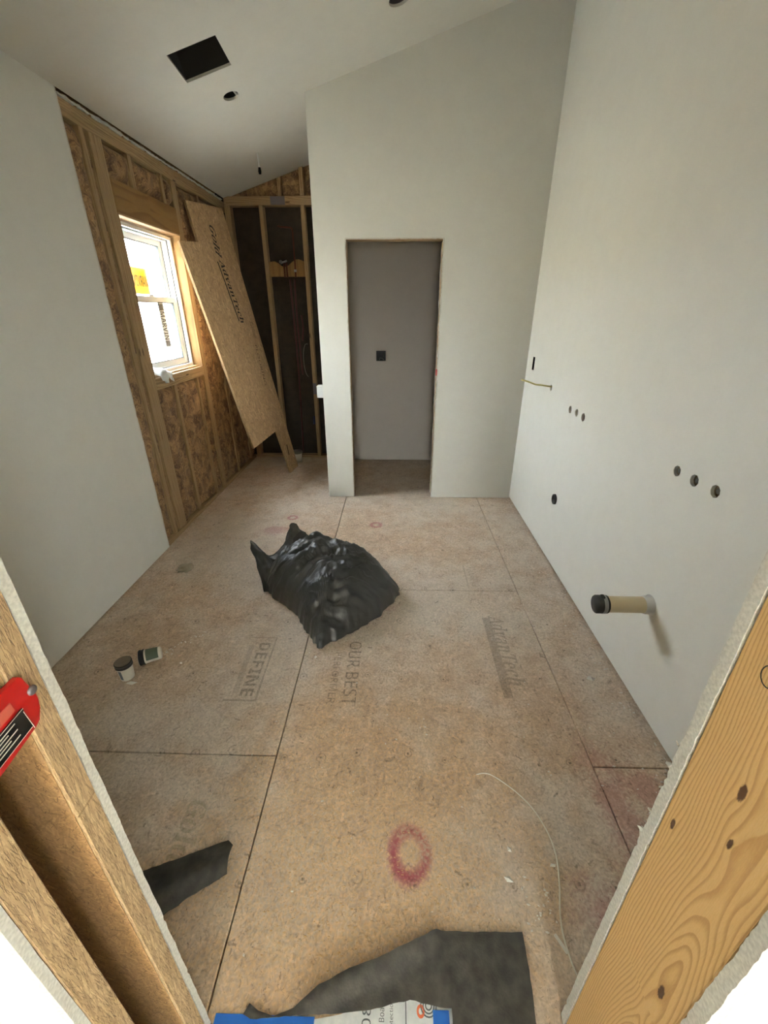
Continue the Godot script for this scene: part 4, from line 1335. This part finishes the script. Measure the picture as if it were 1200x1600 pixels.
	var cn := noise(18.0, 305, 3)
	var g: Array = []
	var steps := 36
	for j in 15:
		var row: Array[Vector3] = []
		for i in steps + 1:
			var s := 6.0 * i / steps
			var k := mini(5, int(s))
			var f := s - k
			var pl: Vector3 = (low[k] as Vector3).cubic_interpolate(low[k + 1], low[maxi(0, k - 1)], low[mini(6, k + 2)], f)
			var pr: Vector3 = (rim[k] as Vector3).cubic_interpolate(rim[k + 1], rim[maxi(0, k - 1)], rim[mini(6, k + 2)], f)
			var v := j / 14.0
			var p := pl.lerp(pr, v)
			p += Vector3(0.012, 0.01, 0.014) * (cn.get_noise_3dv(p) * 1.2 + 0.35 * sin(s * 9.0 + v * 2.0)) * (0.4 + v)
			p.y = maxf(p.y, 0.004)
			row.append(p - base)
		g.append(row)
	for j in 14:
		for i in steps:
			col.quad(g[j][i], g[j][i + 1], g[j + 1][i + 1], g[j + 1][i])
	put("bag_mouth", col.mesh(), M.bag_plastic, bag)
	# inner lip behind the collar, its shade painted in as darker plastic
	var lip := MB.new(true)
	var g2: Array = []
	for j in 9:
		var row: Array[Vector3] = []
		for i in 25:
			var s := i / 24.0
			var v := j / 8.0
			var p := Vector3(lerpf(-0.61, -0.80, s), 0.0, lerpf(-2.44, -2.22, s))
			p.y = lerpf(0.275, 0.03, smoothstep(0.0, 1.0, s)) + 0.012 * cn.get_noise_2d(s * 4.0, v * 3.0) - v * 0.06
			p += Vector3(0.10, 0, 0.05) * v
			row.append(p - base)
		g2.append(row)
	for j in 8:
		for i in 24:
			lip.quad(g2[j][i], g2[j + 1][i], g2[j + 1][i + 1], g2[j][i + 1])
	put("mouth_fold", lip.mesh(), M.bag_inside_shade, bag)


func build_felt() -> void:
	# big torn sheet at the doorway
	var n := noise(6.0, 410, 3)
	var poly := PackedVector2Array([Vector2(-0.350, -0.424), Vector2(-0.325, -0.412), Vector2(-0.285, -0.403), Vector2(-0.235, -0.416), Vector2(-0.180, -0.456), Vector2(-0.105, -0.487), Vector2(-0.02, -0.512), Vector2(0.035, -0.534), Vector2(0.085, -0.553), Vector2(0.128, -0.571), Vector2(0.25, -0.573), Vector2(0.369, -0.576), Vector2(0.367, -0.50), Vector2(0.357, -0.408), Vector2(0.35, -0.30), Vector2(0.155, -0.32), Vector2(0.154, -0.425), Vector2(0.052, -0.440), Vector2(-0.06, -0.418), Vector2(-0.20, -0.405), Vector2(-0.34, -0.398), Vector2(-0.36, -0.405)])
	var h := func(p: Vector2) -> float:
		var y := 0.003 + 0.004 * (n.get_noise_2dv(p) + 0.6)
		# the torn side curls up off the floor
		var e := Vector2(-0.235, -0.416)
		var d := Vector2(0.363, -0.155).normalized()
		var off := absf((p - e).cross(d))
		y += 0.020 * smoothstep(0.05, 0.0, off) * smoothstep(0.16, 0.08, p.x) * smoothstep(-0.28, -0.2, p.x)
		y += 0.010 * exp(-pow((p.x - 0.14 - (p.y + 0.5) * 0.25) / 0.02, 2.0))
		return y
	var f: Node3D = meta(root_node("felt_sheet"), "large torn sheet of black roofing felt on the floor at the doorway", "felt")
	put("sheet", sheet(poly, 0.0025, 0.014, h, 0.0012), M.felt, f)
	# folded strip by the left jamb
	var s: Node3D = meta(root_node("felt_strip", Vector3(-0.62, 0, -0.68)), "short folded strip of black roofing felt beside the left jamb", "felt")
	var q := PackedVector2Array([Vector2(-0.19, 0.075), Vector2(-0.16, -0.005), Vector2(0.045, -0.085), Vector2(0.088, -0.100), Vector2(0.108, -0.085), Vector2(0.118, -0.005), Vector2(-0.02, 0.085), Vector2(-0.10, 0.15)])
	var h2 := func(p: Vector2) -> float:
		var across := (p - Vector2(-0.10, 0.075)).dot(Vector2(0.50, 0.87))
		return 0.003 + 0.030 * exp(-pow((across - 0.005) / 0.035, 2.0)) + 0.004 * n.get_noise_2dv(p * 3.0)
	put("strip", sheet(q, 0.004, 0.012, h2, 0.001), M.felt, s)


func build_paper() -> void:
	var p: Node3D = meta(root_node("floor_paper", Vector3(0, 0, -0.2)), "printed grey floor protection paper taped down in the doorway", "paper")
	var cut := PackedVector2Array([Vector2(-0.43, -0.185), Vector2(-0.20, -0.2), Vector2(-0.12, -0.212), Vector2(-0.02, -0.25), Vector2(0.18, -0.25), Vector2(0.18, 0.38), Vector2(-0.43, 0.38)])
	put("paper_sheet", sheet(cut, 0.0012, 0.06, func(_q: Vector2) -> float: return 0.0003), M.paper, p)
	put("paper_sheet", boxm(Vector3(5.0, 0.0012, 3.2), 0.0003), M.paper, p, Vector3(0, 0.0006, 1.98))
	# print reads towards the hall
	var y := 0.0016
	lettering("printed_text", "1082", font(false, false), Vector3(-0.045, y, -0.172), Vector3(0, 0, -0.075), Vector3(-0.022, 0, 0), M.grey_print, p, 0.0003)
	lettering("printed_text", "Builder Board", font(false, false), Vector3(-0.012, y, -0.15), Vector3(0, 0, -0.09), Vector3(-0.014, 0, 0), M.grey_print, p, 0.0003)
	lettering("printed_text", "floor protection", font(false, false), Vector3(0.012, y, -0.15), Vector3(0, 0, -0.09), Vector3(-0.012, 0, 0), M.grey_print, p, 0.0003)
	var r := MB.new()
	r.box(Vector3(0.040, y - 0.001, -0.24), Vector3(0.0425, y + 0.0001, -0.05))
	put("printed_rule", r.mesh(), M.grey_print, p)
	for k in 3:
		var a := MB.new()
		var rad := 0.006 + k * 0.006
		for i in 20:
			var a0 := TAU * i / 20.0
			var a1 := TAU * (i + 1) / 20.0
			var cc := Vector3(0.098, y + 0.0002, -0.232)
			a.quad(cc + Vector3(cos(a0), 0, -sin(a0)) * rad, cc + Vector3(cos(a0), 0, -sin(a0)) * (rad + 0.0028), cc + Vector3(cos(a1), 0, -sin(a1)) * (rad + 0.0028), cc + Vector3(cos(a1), 0, -sin(a1)) * rad)
		put("printed_ring", a.mesh(), M.grey_print, p)
	var o := MB.new()
	for i in 20:
		var a0 := TAU * i / 20.0
		var a1 := TAU * (i + 1) / 20.0
		var cc := Vector3(0.078, y + 0.0002, -0.222)
		o.quad(cc + Vector3(cos(a0) * 0.005, 0, -sin(a0) * 0.006), cc + Vector3(cos(a0) * 0.010, 0, -sin(a0) * 0.012), cc + Vector3(cos(a1) * 0.010, 0, -sin(a1) * 0.012), cc + Vector3(cos(a1) * 0.005, 0, -sin(a1) * 0.006))
	put("printed_mark", o.mesh(), M.orange_print, p)
	var t := MB.new()
	t.bevel_box(Vector3(0.245, 0.001, 0.06), 0.0003)
	meta(put("blue_tape", t.mesh(), M.blue_tape, null, Vector3(-0.306, 0.0023, -0.376)), "strip of blue masking tape at the foot of the left jamb", "tape", "blue tape strips")
	var t2 := MB.new()
	t2.bevel_box(Vector3(0.04, 0.001, 0.06), 0.0003)
	meta(put("blue_tape", t2.mesh(), M.blue_tape, null, Vector3(0.128, 0.0023, -0.395)), "small scrap of blue masking tape beside the felt sheet's cut corner", "tape", "blue tape strips")


func tub(called: String, label: String, at: Vector3, b: Basis, green: bool) -> void:
	var t: Node3D = root_node(called, at)
	t.basis = b
	meta(t, label, "tub", "small white tubs on the floor")
	var m := MB.new(true)
	m.lathe(PackedVector2Array([Vector2(0, 0), Vector2(0.027, 0.0), Vector2(0.030, 0.003), Vector2(0.034, 0.070), Vector2(0.034, 0.074)]), 28)
	put("tub_body", m.mesh(), M.tin_white, t)
	var bd := MB.new(true)
	bd.lathe(PackedVector2Array([Vector2(0.0345, 0.074), Vector2(0.038, 0.075), Vector2(0.038, 0.079), Vector2(0.0355, 0.080), Vector2(0.0355, 0.089), Vector2(0.038, 0.090), Vector2(0.038, 0.096), Vector2(0.035, 0.098)]), 28)
	put("rim_band", bd.mesh(), M.black, t)
	var l := MB.new(true)
	l.lathe(PackedVector2Array([Vector2(0.035, 0.098), Vector2(0.033, 0.099), Vector2(0.031, 0.095), Vector2(0, 0.095)]), 28)
	put("lid", l.mesh(), M.white_plastic if green else M.lid_grey, t)
	var lb := MB.new(true)
	for k in (30 if green else 9):
		var a0 := (0.9 if green else -2.35) + k * (0.16 if green else 0.05)
		var a1 := a0 + (0.16 if green else 0.05)
		var r0 := 0.0312
		var r1 := 0.0342
		lb.quad(Vector3(cos(a0) * r0, 0.012, -sin(a0) * r0), Vector3(cos(a1) * r0, 0.012, -sin(a1) * r0), Vector3(cos(a1) * r1, 0.066, -sin(a1) * r1), Vector3(cos(a0) * r1, 0.066, -sin(a0) * r1))
	put("tub_label", lb.mesh(), M.label_green if green else M.grey_print, t)


func chunk_mesh(seed_: int) -> ArrayMesh:
	var r := RandomNumberGenerator.new()
	r.seed = seed_
	var m := MB.new()
	var p: Array[Vector3] = []
	for d in [Vector3(1, 0, 0), Vector3(-1, 0, 0), Vector3(0, 1, 0), Vector3(0, -0.3, 0), Vector3(0, 0, 1), Vector3(0, 0, -1)]:
		p.append(d * r.randf_range(0.6, 1.1) + Vector3(r.randf_range(-0.2, 0.2), r.randf_range(0, 0.1), r.randf_range(-0.2, 0.2)))
	for f in [[0, 2, 4], [4, 2, 1], [1, 2, 5], [5, 2, 0], [0, 4, 3], [4, 1, 3], [1, 5, 3], [5, 0, 3]]:
		m.tri(p[f[0]], p[f[2]], p[f[1]])
	return m.mesh()


func scatter(called: String, label: String, category: String, mesh: Mesh, m: Material, spots: Array) -> void:
	var mm := MultiMesh.new()
	mm.transform_format = MultiMesh.TRANSFORM_3D
	mm.mesh = mesh
	mm.instance_count = spots.size()
	for i in spots.size():
		mm.set_instance_transform(i, spots[i])
	var o := MultiMeshInstance3D.new()
	o.name = called
	o.multimesh = mm
	o.material_override = m
	add_child(o, true)
	meta(o, label, category, "", "stuff")


func build_litter() -> void:
	var r := RandomNumberGenerator.new()
	r.seed = 99
	var spots: Array = []
	var spot := func(x: float, z: float, s: float) -> void:
		spots.append(Transform3D(Basis(Vector3.UP, r.randf() * TAU).scaled(1.65 * Vector3(s * r.randf_range(0.7, 1.6), s * 0.6, s)), Vector3(x, 0.0006, z)))
	for k in 230:
		spot.call(r.randf_range(-1.5, 1.0), r.randf_range(-3.5, -0.5), r.randf_range(0.0012, 0.0032))
	for k in 90:                                              # along the foot of the right wall
		spot.call(XR - absf(r.randfn(0.0, 0.05)) - 0.005, r.randf_range(-3.3, -0.7), r.randf_range(0.0015, 0.0045))
	for k in 60:
		spot.call(XL + absf(r.randfn(0.0, 0.06)) + 0.005, r.randf_range(-2.6, -0.9), r.randf_range(0.0012, 0.0035))
	for k in 45:                                              # trail beside the tubs
		var f := r.randf()
		spot.call(lerpf(-1.18, -1.02, f) + r.randfn(0.0, 0.012), lerpf(-1.60, -1.78, f) + r.randfn(0.0, 0.012), r.randf_range(0.0015, 0.004))
	for k in 26:
		spot.call(r.randfn(0.44, 0.025), r.randfn(-0.62, 0.03), r.randf_range(0.0012, 0.003))
	for q in [[0.383, -0.78, 0.006], [0.362, -0.70, 0.007], [-0.39, -1.605, 0.007], [-1.225, -1.42, 0.011], [0.51, -0.74, 0.005], [0.94, -1.5, 0.014], [-0.62, -0.5, 0.006], [-1.05, -1.55, 0.006]]:
		spot.call(q[0], q[1], q[2])
	scatter("drywall_crumbs", "white crumbs of drywall scattered over the subfloor", "crumbs", chunk_mesh(3), M.crumb, spots)
	# wood shavings trodden about the doorway
	var sp: Array = []
	for k in 420:
		var x := r.randfn(-0.12, 0.16)
		var z := r.randfn(-0.66, 0.12)
		if z > -0.44 or absf(x) > 0.42: continue
		var l := r.randf_range(0.002, 0.007)
		sp.append(Transform3D(Basis(Vector3.UP, r.randf() * TAU).scaled(Vector3(l, 0.0016, l * r.randf_range(0.25, 0.5))), Vector3(x, 0.0006, z)))
	scatter("wood_shavings", "pale wood shavings strewn over the floor near the doorway", "shavings", chunk_mesh(8), M.shaving, sp)
	# bigger scrap of torn drywall paper against the right jamb
	var tp := MB.new()
	tp.box(Vector3(-0.004, 0, -0.022), Vector3(0.004, 0.003, 0.022), Transform3D(Basis(Vector3.UP, 0.5) * Basis(Vector3.RIGHT, -0.05), Vector3.ZERO))
	meta(put("drywall_sliver", tp.mesh(), M.crumb, null, Vector3(0.47, 0.0015, -0.556)), "white sliver of drywall on the floor beside the right jamb", "drywall scrap")
	# crumpled lump of clear film on the far left
	var g := MB.new(true)
	var n := noise(40.0, 77, 3)
	var rows: Array = []
	for j in 11:
		var row: Array[Vector3] = []
		for i in 24:
			var th := PI * 0.5 * j / 10.0
			var ph := TAU * i / 24.0
			var d := Vector3(cos(ph) * cos(th), sin(th) * 0.45, sin(ph) * cos(th))
			row.append(d * 0.05 * (1.0 + 0.55 * n.get_noise_3dv(d * 0.06)) + Vector3(0, 0.001, 0))
		rows.append(row)
	for j in 10:
		for i in 24:
			var k := (i + 1) % 24
			g.quad(rows[j][k], rows[j][i], rows[j + 1][i], rows[j + 1][k])
	meta(put("plastic_lump", g.mesh(), M.crumpled_film, null, Vector3(-1.415, 0, -2.39)), "small crumpled lump of pale film on the floor near the bare studs", "lump")


func build_small_things() -> void:
	tub("paint_tub", "small upright white tub with a black rim and grey lid", Vector3(-1.262, 0.0005, -1.455), Basis(Vector3.UP, 0.4), false)
	tub("paint_tub", "small white tub with a green label tipped on its side", Vector3(-1.155, 0.0385, -1.580), Basis(Vector3(0.43, 0.0, 0.90), Vector3(-0.90, 0.0, 0.43), Vector3(0.0, 0.9975, 0.0)).orthonormalized() * Basis(Vector3.UP, 0.6), true)
	# cup by the alcove wall
	var cup: Node3D = meta(root_node("white_cup", Vector3(-1.13, 0.0, -4.70)), "small white bucket with a dark lid behind the leaning board", "bucket")
	var cm := MB.new(true)
	cm.lathe(PackedVector2Array([Vector2(0, 0), Vector2(0.045, 0), Vector2(0.052, 0.10), Vector2(0.055, 0.102)]), 24)
	put("cup_body", cm.mesh(), M.tin_white, cup)
	var cl := MB.new(true)
	cl.lathe(PackedVector2Array([Vector2(0.056, 0.102), Vector2(0.058, 0.104), Vector2(0.058, 0.125), Vector2(0.05, 0.13), Vector2(0, 0.13)]), 24)
	put("cup_lid", cl.mesh(), M.lid_grey, cup)
	# waste pipe
	var p: Node3D = meta(root_node("waste_pipe", Vector3(XR, 0.466, -1.458)), "cream plastic waste pipe with a black rubber cap sticking out of the wall", "pipe")
	var t := Transform3D(Basis(Vector3.BACK, PI / 2), Vector3.ZERO)
	var pm := MB.new(true)
	pm.lathe(PackedVector2Array([Vector2(0.034, -0.05), Vector2(0.034, 0.205)]), 32, t)
	put("pipe_tube", pm.mesh(), M.pvc, p)
	var co := MB.new(true)
	co.lathe(PackedVector2Array([Vector2(0.034, 0.030), Vector2(0.0375, 0.0295), Vector2(0.0385, 0.027), Vector2(0.0385, 0.002), Vector2(0.043, -0.001), Vector2(0.043, -0.02)]), 32, t)
	put("pipe_collar", co.mesh(), M.white_plastic, p)
	var cp := MB.new(true)
	cp.lathe(PackedVector2Array([Vector2(0.0345, 0.178), Vector2(0.0375, 0.178), Vector2(0.0385, 0.181), Vector2(0.0385, 0.222), Vector2(0.036, 0.226), Vector2(0.0, 0.226)]), 32, t)
	put("rubber_cap", cp.mesh(), M.rubber, p)
	var bnd := MB.new(true)
	bnd.lathe(PackedVector2Array([Vector2(0.0387, 0.186), Vector2(0.0393, 0.187), Vector2(0.0393, 0.201), Vector2(0.0387, 0.202)]), 32, t)
	put("clamp_band", bnd.mesh(), M.steel, p)
	put("clamp_screw", boxm(Vector3(0.014, 0.010, 0.022), 0.002), M.rubber, p, Vector3(-0.205, 0.043, 0.006))
	# capped drain
	var d: Node3D = meta(root_node("drain_stub", Vector3(XR, 0.446, -2.611)), "black plastic drain stub set low in the right wall", "pipe")
	var dm := MB.new(true)
	dm.lathe(PackedVector2Array([Vector2(0.034, -0.05), Vector2(0.034, 0.010), Vector2(0.029, 0.012), Vector2(0.028, -0.03), Vector2(0, -0.03)]), 24, t)
	put("drain_tube", dm.mesh(), M.rubber, d)
	# stub-outs in the six holes
	var stubs := [[1.034, -2.632, "leftmost pipe stub in the far trio of wall holes"], [1.036, -2.531, "middle pipe stub in the far trio of wall holes"], [1.031, -2.434, "rightmost pipe stub in the far trio of wall holes"], [1.027, -1.542, "leftmost pipe stub in the near trio of wall holes"], [1.027, -1.440, "middle pipe stub in the near trio of wall holes"], [1.030, -1.332, "rightmost pipe stub in the near trio of wall holes"]]
	for s in stubs:
		var o: Node3D = meta(root_node("pipe_stub", Vector3(XR, s[0], s[1])), s[2], "pipe stub", "capped pipe stubs in the right wall")
		var a := MB.new(true)
		a.lathe(PackedVector2Array([Vector2(0.0105, -0.06), Vector2(0.0105, -0.012), Vector2(0.009, -0.008), Vector2(0, -0.008)]), 16, t)
		put("stub_tube", a.mesh(), M.stub_grey, o)
		var rg := MB.new(true)
		rg.lathe(PackedVector2Array([Vector2(0.0108, -0.026), Vector2(0.0125, -0.025), Vector2(0.0125, -0.018), Vector2(0.0108, -0.017)]), 16, t)
		put("crimp_ring", rg.mesh(), M.steel, o)
	# electrical box and cable
	var eb: Node3D = meta(root_node("switch_box", Vector3(XR, 1.2135, -3.4885)), "narrow black switch box set in the right wall near the corner", "electrical box")
	var em := MB.new()
	em.box(Vector3(0.05, -0.0475, -0.0255), Vector3(0.055, 0.0475, 0.0255))
	for q in [[Vector3(0.002, -0.0475, -0.0255), Vector3(0.05, -0.0445, 0.0255)], [Vector3(0.002, 0.0445, -0.0255), Vector3(0.05, 0.0475, 0.0255)], [Vector3(0.002, -0.0475, -0.0255), Vector3(0.05, 0.0475, -0.0225)], [Vector3(0.002, -0.0475, 0.0225), Vector3(0.05, 0.0475, 0.0255)]]:
		em.box(q[0], q[1])
	put("box_shell", em.mesh(), M.black, eb)
	var cb := MB.new(true)
	cb.tube(PackedVector3Array([Vector3(XR + 0.05, 1.105, -3.02), Vector3(XR - 0.01, 1.112, -3.02), Vector3(XR - 0.06, 1.118, -3.035), Vector3(XR - 0.10, 1.120, -3.05), Vector3(XR - 0.15, 1.138, -3.07), Vector3(XR - 0.19, 1.146, -3.09)]), 0.0055)
	meta(put("cable_end", cb.mesh(), M.cable), "pale yellow cable poking out of a hole in the right wall", "cable")
	# cord on the floor
	var k := PackedVector2Array([Vector2(0.318, -1.022), Vector2(0.345, -1.028), Vector2(0.379, -1.019), Vector2(0.44, -0.972), Vector2(0.491, -0.911), Vector2(0.520, -0.84), Vector2(0.528, -0.77), Vector2(0.512, -0.69), Vector2(0.489, -0.618), Vector2(0.482, -0.56), Vector2(0.489, -0.50), Vector2(0.50, -0.47)])
	var cpts := PackedVector3Array()
	for i in k.size() - 1:
		for s in 5:
			var q := k[i].cubic_interpolate(k[i + 1], k[maxi(0, i - 1)], k[mini(k.size() - 1, i + 2)], s / 5.0)
			cpts.append(Vector3(q.x, 0.0026, q.y))
	var cd := MB.new(true)
	cd.tube(cpts, 0.0023, 6)
	meta(put("thin_cord", cd.mesh(), M.cord), "thin pale cord curving across the floor beside the right wall", "cord")
	# red bracket with its label on the split frame
	var rb: Node3D = meta(root_node("frame_bracket", Vector3(-0.432, 1.16, -0.30)), "red plastic bracket with a black printed label on the left jamb", "bracket")
	var prof := PackedVector2Array([Vector2(-0.045, 0.034), Vector2(-0.048, 0.030), Vector2(-0.0545, -0.002), Vector2(-0.0545, -0.012), Vector2(-0.052, -0.024), Vector2(-0.046, -0.036), Vector2(-0.038, -0.040), Vector2(0.035, -0.052), Vector2(0.035, 0.034)])
	var bm := MB.new()
	var ids := Geometry2D.triangulate_polygon(prof)
	for i in range(0, ids.size(), 3):
		var a := prof[ids[i]]
		var b := prof[ids[i + 1]]
		var c := prof[ids[i + 2]]
		if (b - a).cross(c - a) > 0.0:
			var s := b; b = c; c = s
		bm.tri(Vector3(0.004, a.y, a.x), Vector3(0.004, b.y, b.x), Vector3(0.004, c.y, c.x))
	for i in prof.size():
		var a := prof[i]
		var b := prof[(i + 1) % prof.size()]
		bm.quad(Vector3(0.004, a.y, a.x), Vector3(0.004, b.y, b.x), Vector3(-0.002, b.y, b.x), Vector3(-0.002, a.y, a.x))
	put("bracket_plate", bm.mesh(), M.red_plastic, rb)
	var bt := Basis(Vector3.RIGHT, 0.10)
	put("label_panel", boxm(Vector3(0.0012, 0.033, 0.080), 0.0003), M.label_black, rb, Vector3(0.0048, -0.022, 0.005), bt)
	put("scuffed_panel", boxm(Vector3(0.001, 0.014, 0.07), 0.0003), M.red_scuffed, rb, Vector3(0.0043, 0.006, 0.009), bt)
	for i in 5:
		put("label_line", boxm(Vector3(0.0004, 0.0014, 0.050 - (i % 2) * 0.012), 0.0001), M.label_white, rb, Vector3(0.0056, -0.012 - i * 0.0045, 0.006 + (i % 2) * 0.005), bt)
	for sy in [-0.0155, 0.0155]:
		put("label_border", boxm(Vector3(0.0004, 0.0008, 0.078), 0.0001), M.label_white, rb, Vector3(0.0056, -0.022 + sy, 0.005), bt)
	put("label_border", boxm(Vector3(0.0004, 0.031, 0.0008), 0.0001), M.label_white, rb, Vector3(0.0056, -0.022, -0.034), bt)
	var sc := MB.new(true)
	sc.lathe(PackedVector2Array([Vector2(0.0, 0.0035), Vector2(0.003, 0.0035), Vector2(0.006, 0.002), Vector2(0.006, 0)]), 14, Transform3D(Basis(Vector3.BACK, -PI / 2), Vector3(0.004, 0.006, -0.052)))
	put("screw", sc.mesh(), M.galvanised, rb)


func _ready() -> void:
	rng.seed = 1
	var cam := Camera3D.new()
	cam.name = "camera"
	cam.projection = Camera3D.PROJECTION_PERSPECTIVE
	cam.keep_aspect = Camera3D.KEEP_HEIGHT
	cam.fov = 100.97
	cam.near = 0.03
	cam.far = 120.0
	add_child(cam)
	cam.transform = Transform3D(Basis(Vector3(0.9997, -0.0013, -0.0260), Vector3(-0.0099, 0.9046, -0.4262), Vector3(0.0241, 0.4263, 0.9042)).orthonormalized(), Vector3(0, 1.57, 0))
	cam.current = true
	var env := Environment.new()
	env.background_mode = Environment.BG_SKY
	var sky := Sky.new()
	var sm := ProceduralSkyMaterial.new()
	sm.sky_top_color = Color(0.93, 0.97, 1.0)
	sm.sky_horizon_color = Color(0.99, 1.0, 0.985)
	sm.ground_bottom_color = Color(0.62, 0.62, 0.60)
	sm.ground_horizon_color = Color(0.80, 0.80, 0.79)
	sm.sky_energy_multiplier = 1.0
	sky.sky_material = sm
	env.sky = sky
	env.background_energy_multiplier = SKY_POWER
	env.tonemap_mode = Environment.TONE_MAPPER_LINEAR
	env.tonemap_exposure = EXPOSURE
	env.sdfgi_enabled = true
	env.ssao_enabled = true
	env.ssil_enabled = true
	var we := WorldEnvironment.new()
	we.name = "world_environment"
	we.environment = env
	add_child(we)

	# sun from the right: it falls through the added side window on the hall floor, short of the doorway
	var sun := DirectionalLight3D.new()
	sun.name = "sun"
	sun.light_color = Color(1.0, 0.92, 0.78)
	sun.light_energy = SUN_POWER
	sun.light_angular_distance = 0.6
	sun.sky_mode = DirectionalLight3D.SKY_MODE_LIGHT_ONLY
	sun.shadow_enabled = true
	add_child(sun)
	sun.look_at_from_position(Vector3.ZERO, -Vector3(0.82, 0.52, 0.22), Vector3.UP)

	make_materials()
	build_floor()
	build_right_wall()
	build_partition()
	build_left_wall()
	build_alcove()
	build_ceiling()
	build_front_wall()
	build_hall()
	build_outside()
	build_window()
	build_leaning_board()
	build_bag()
	build_felt()
	build_paper()
	build_small_things()
	build_litter()
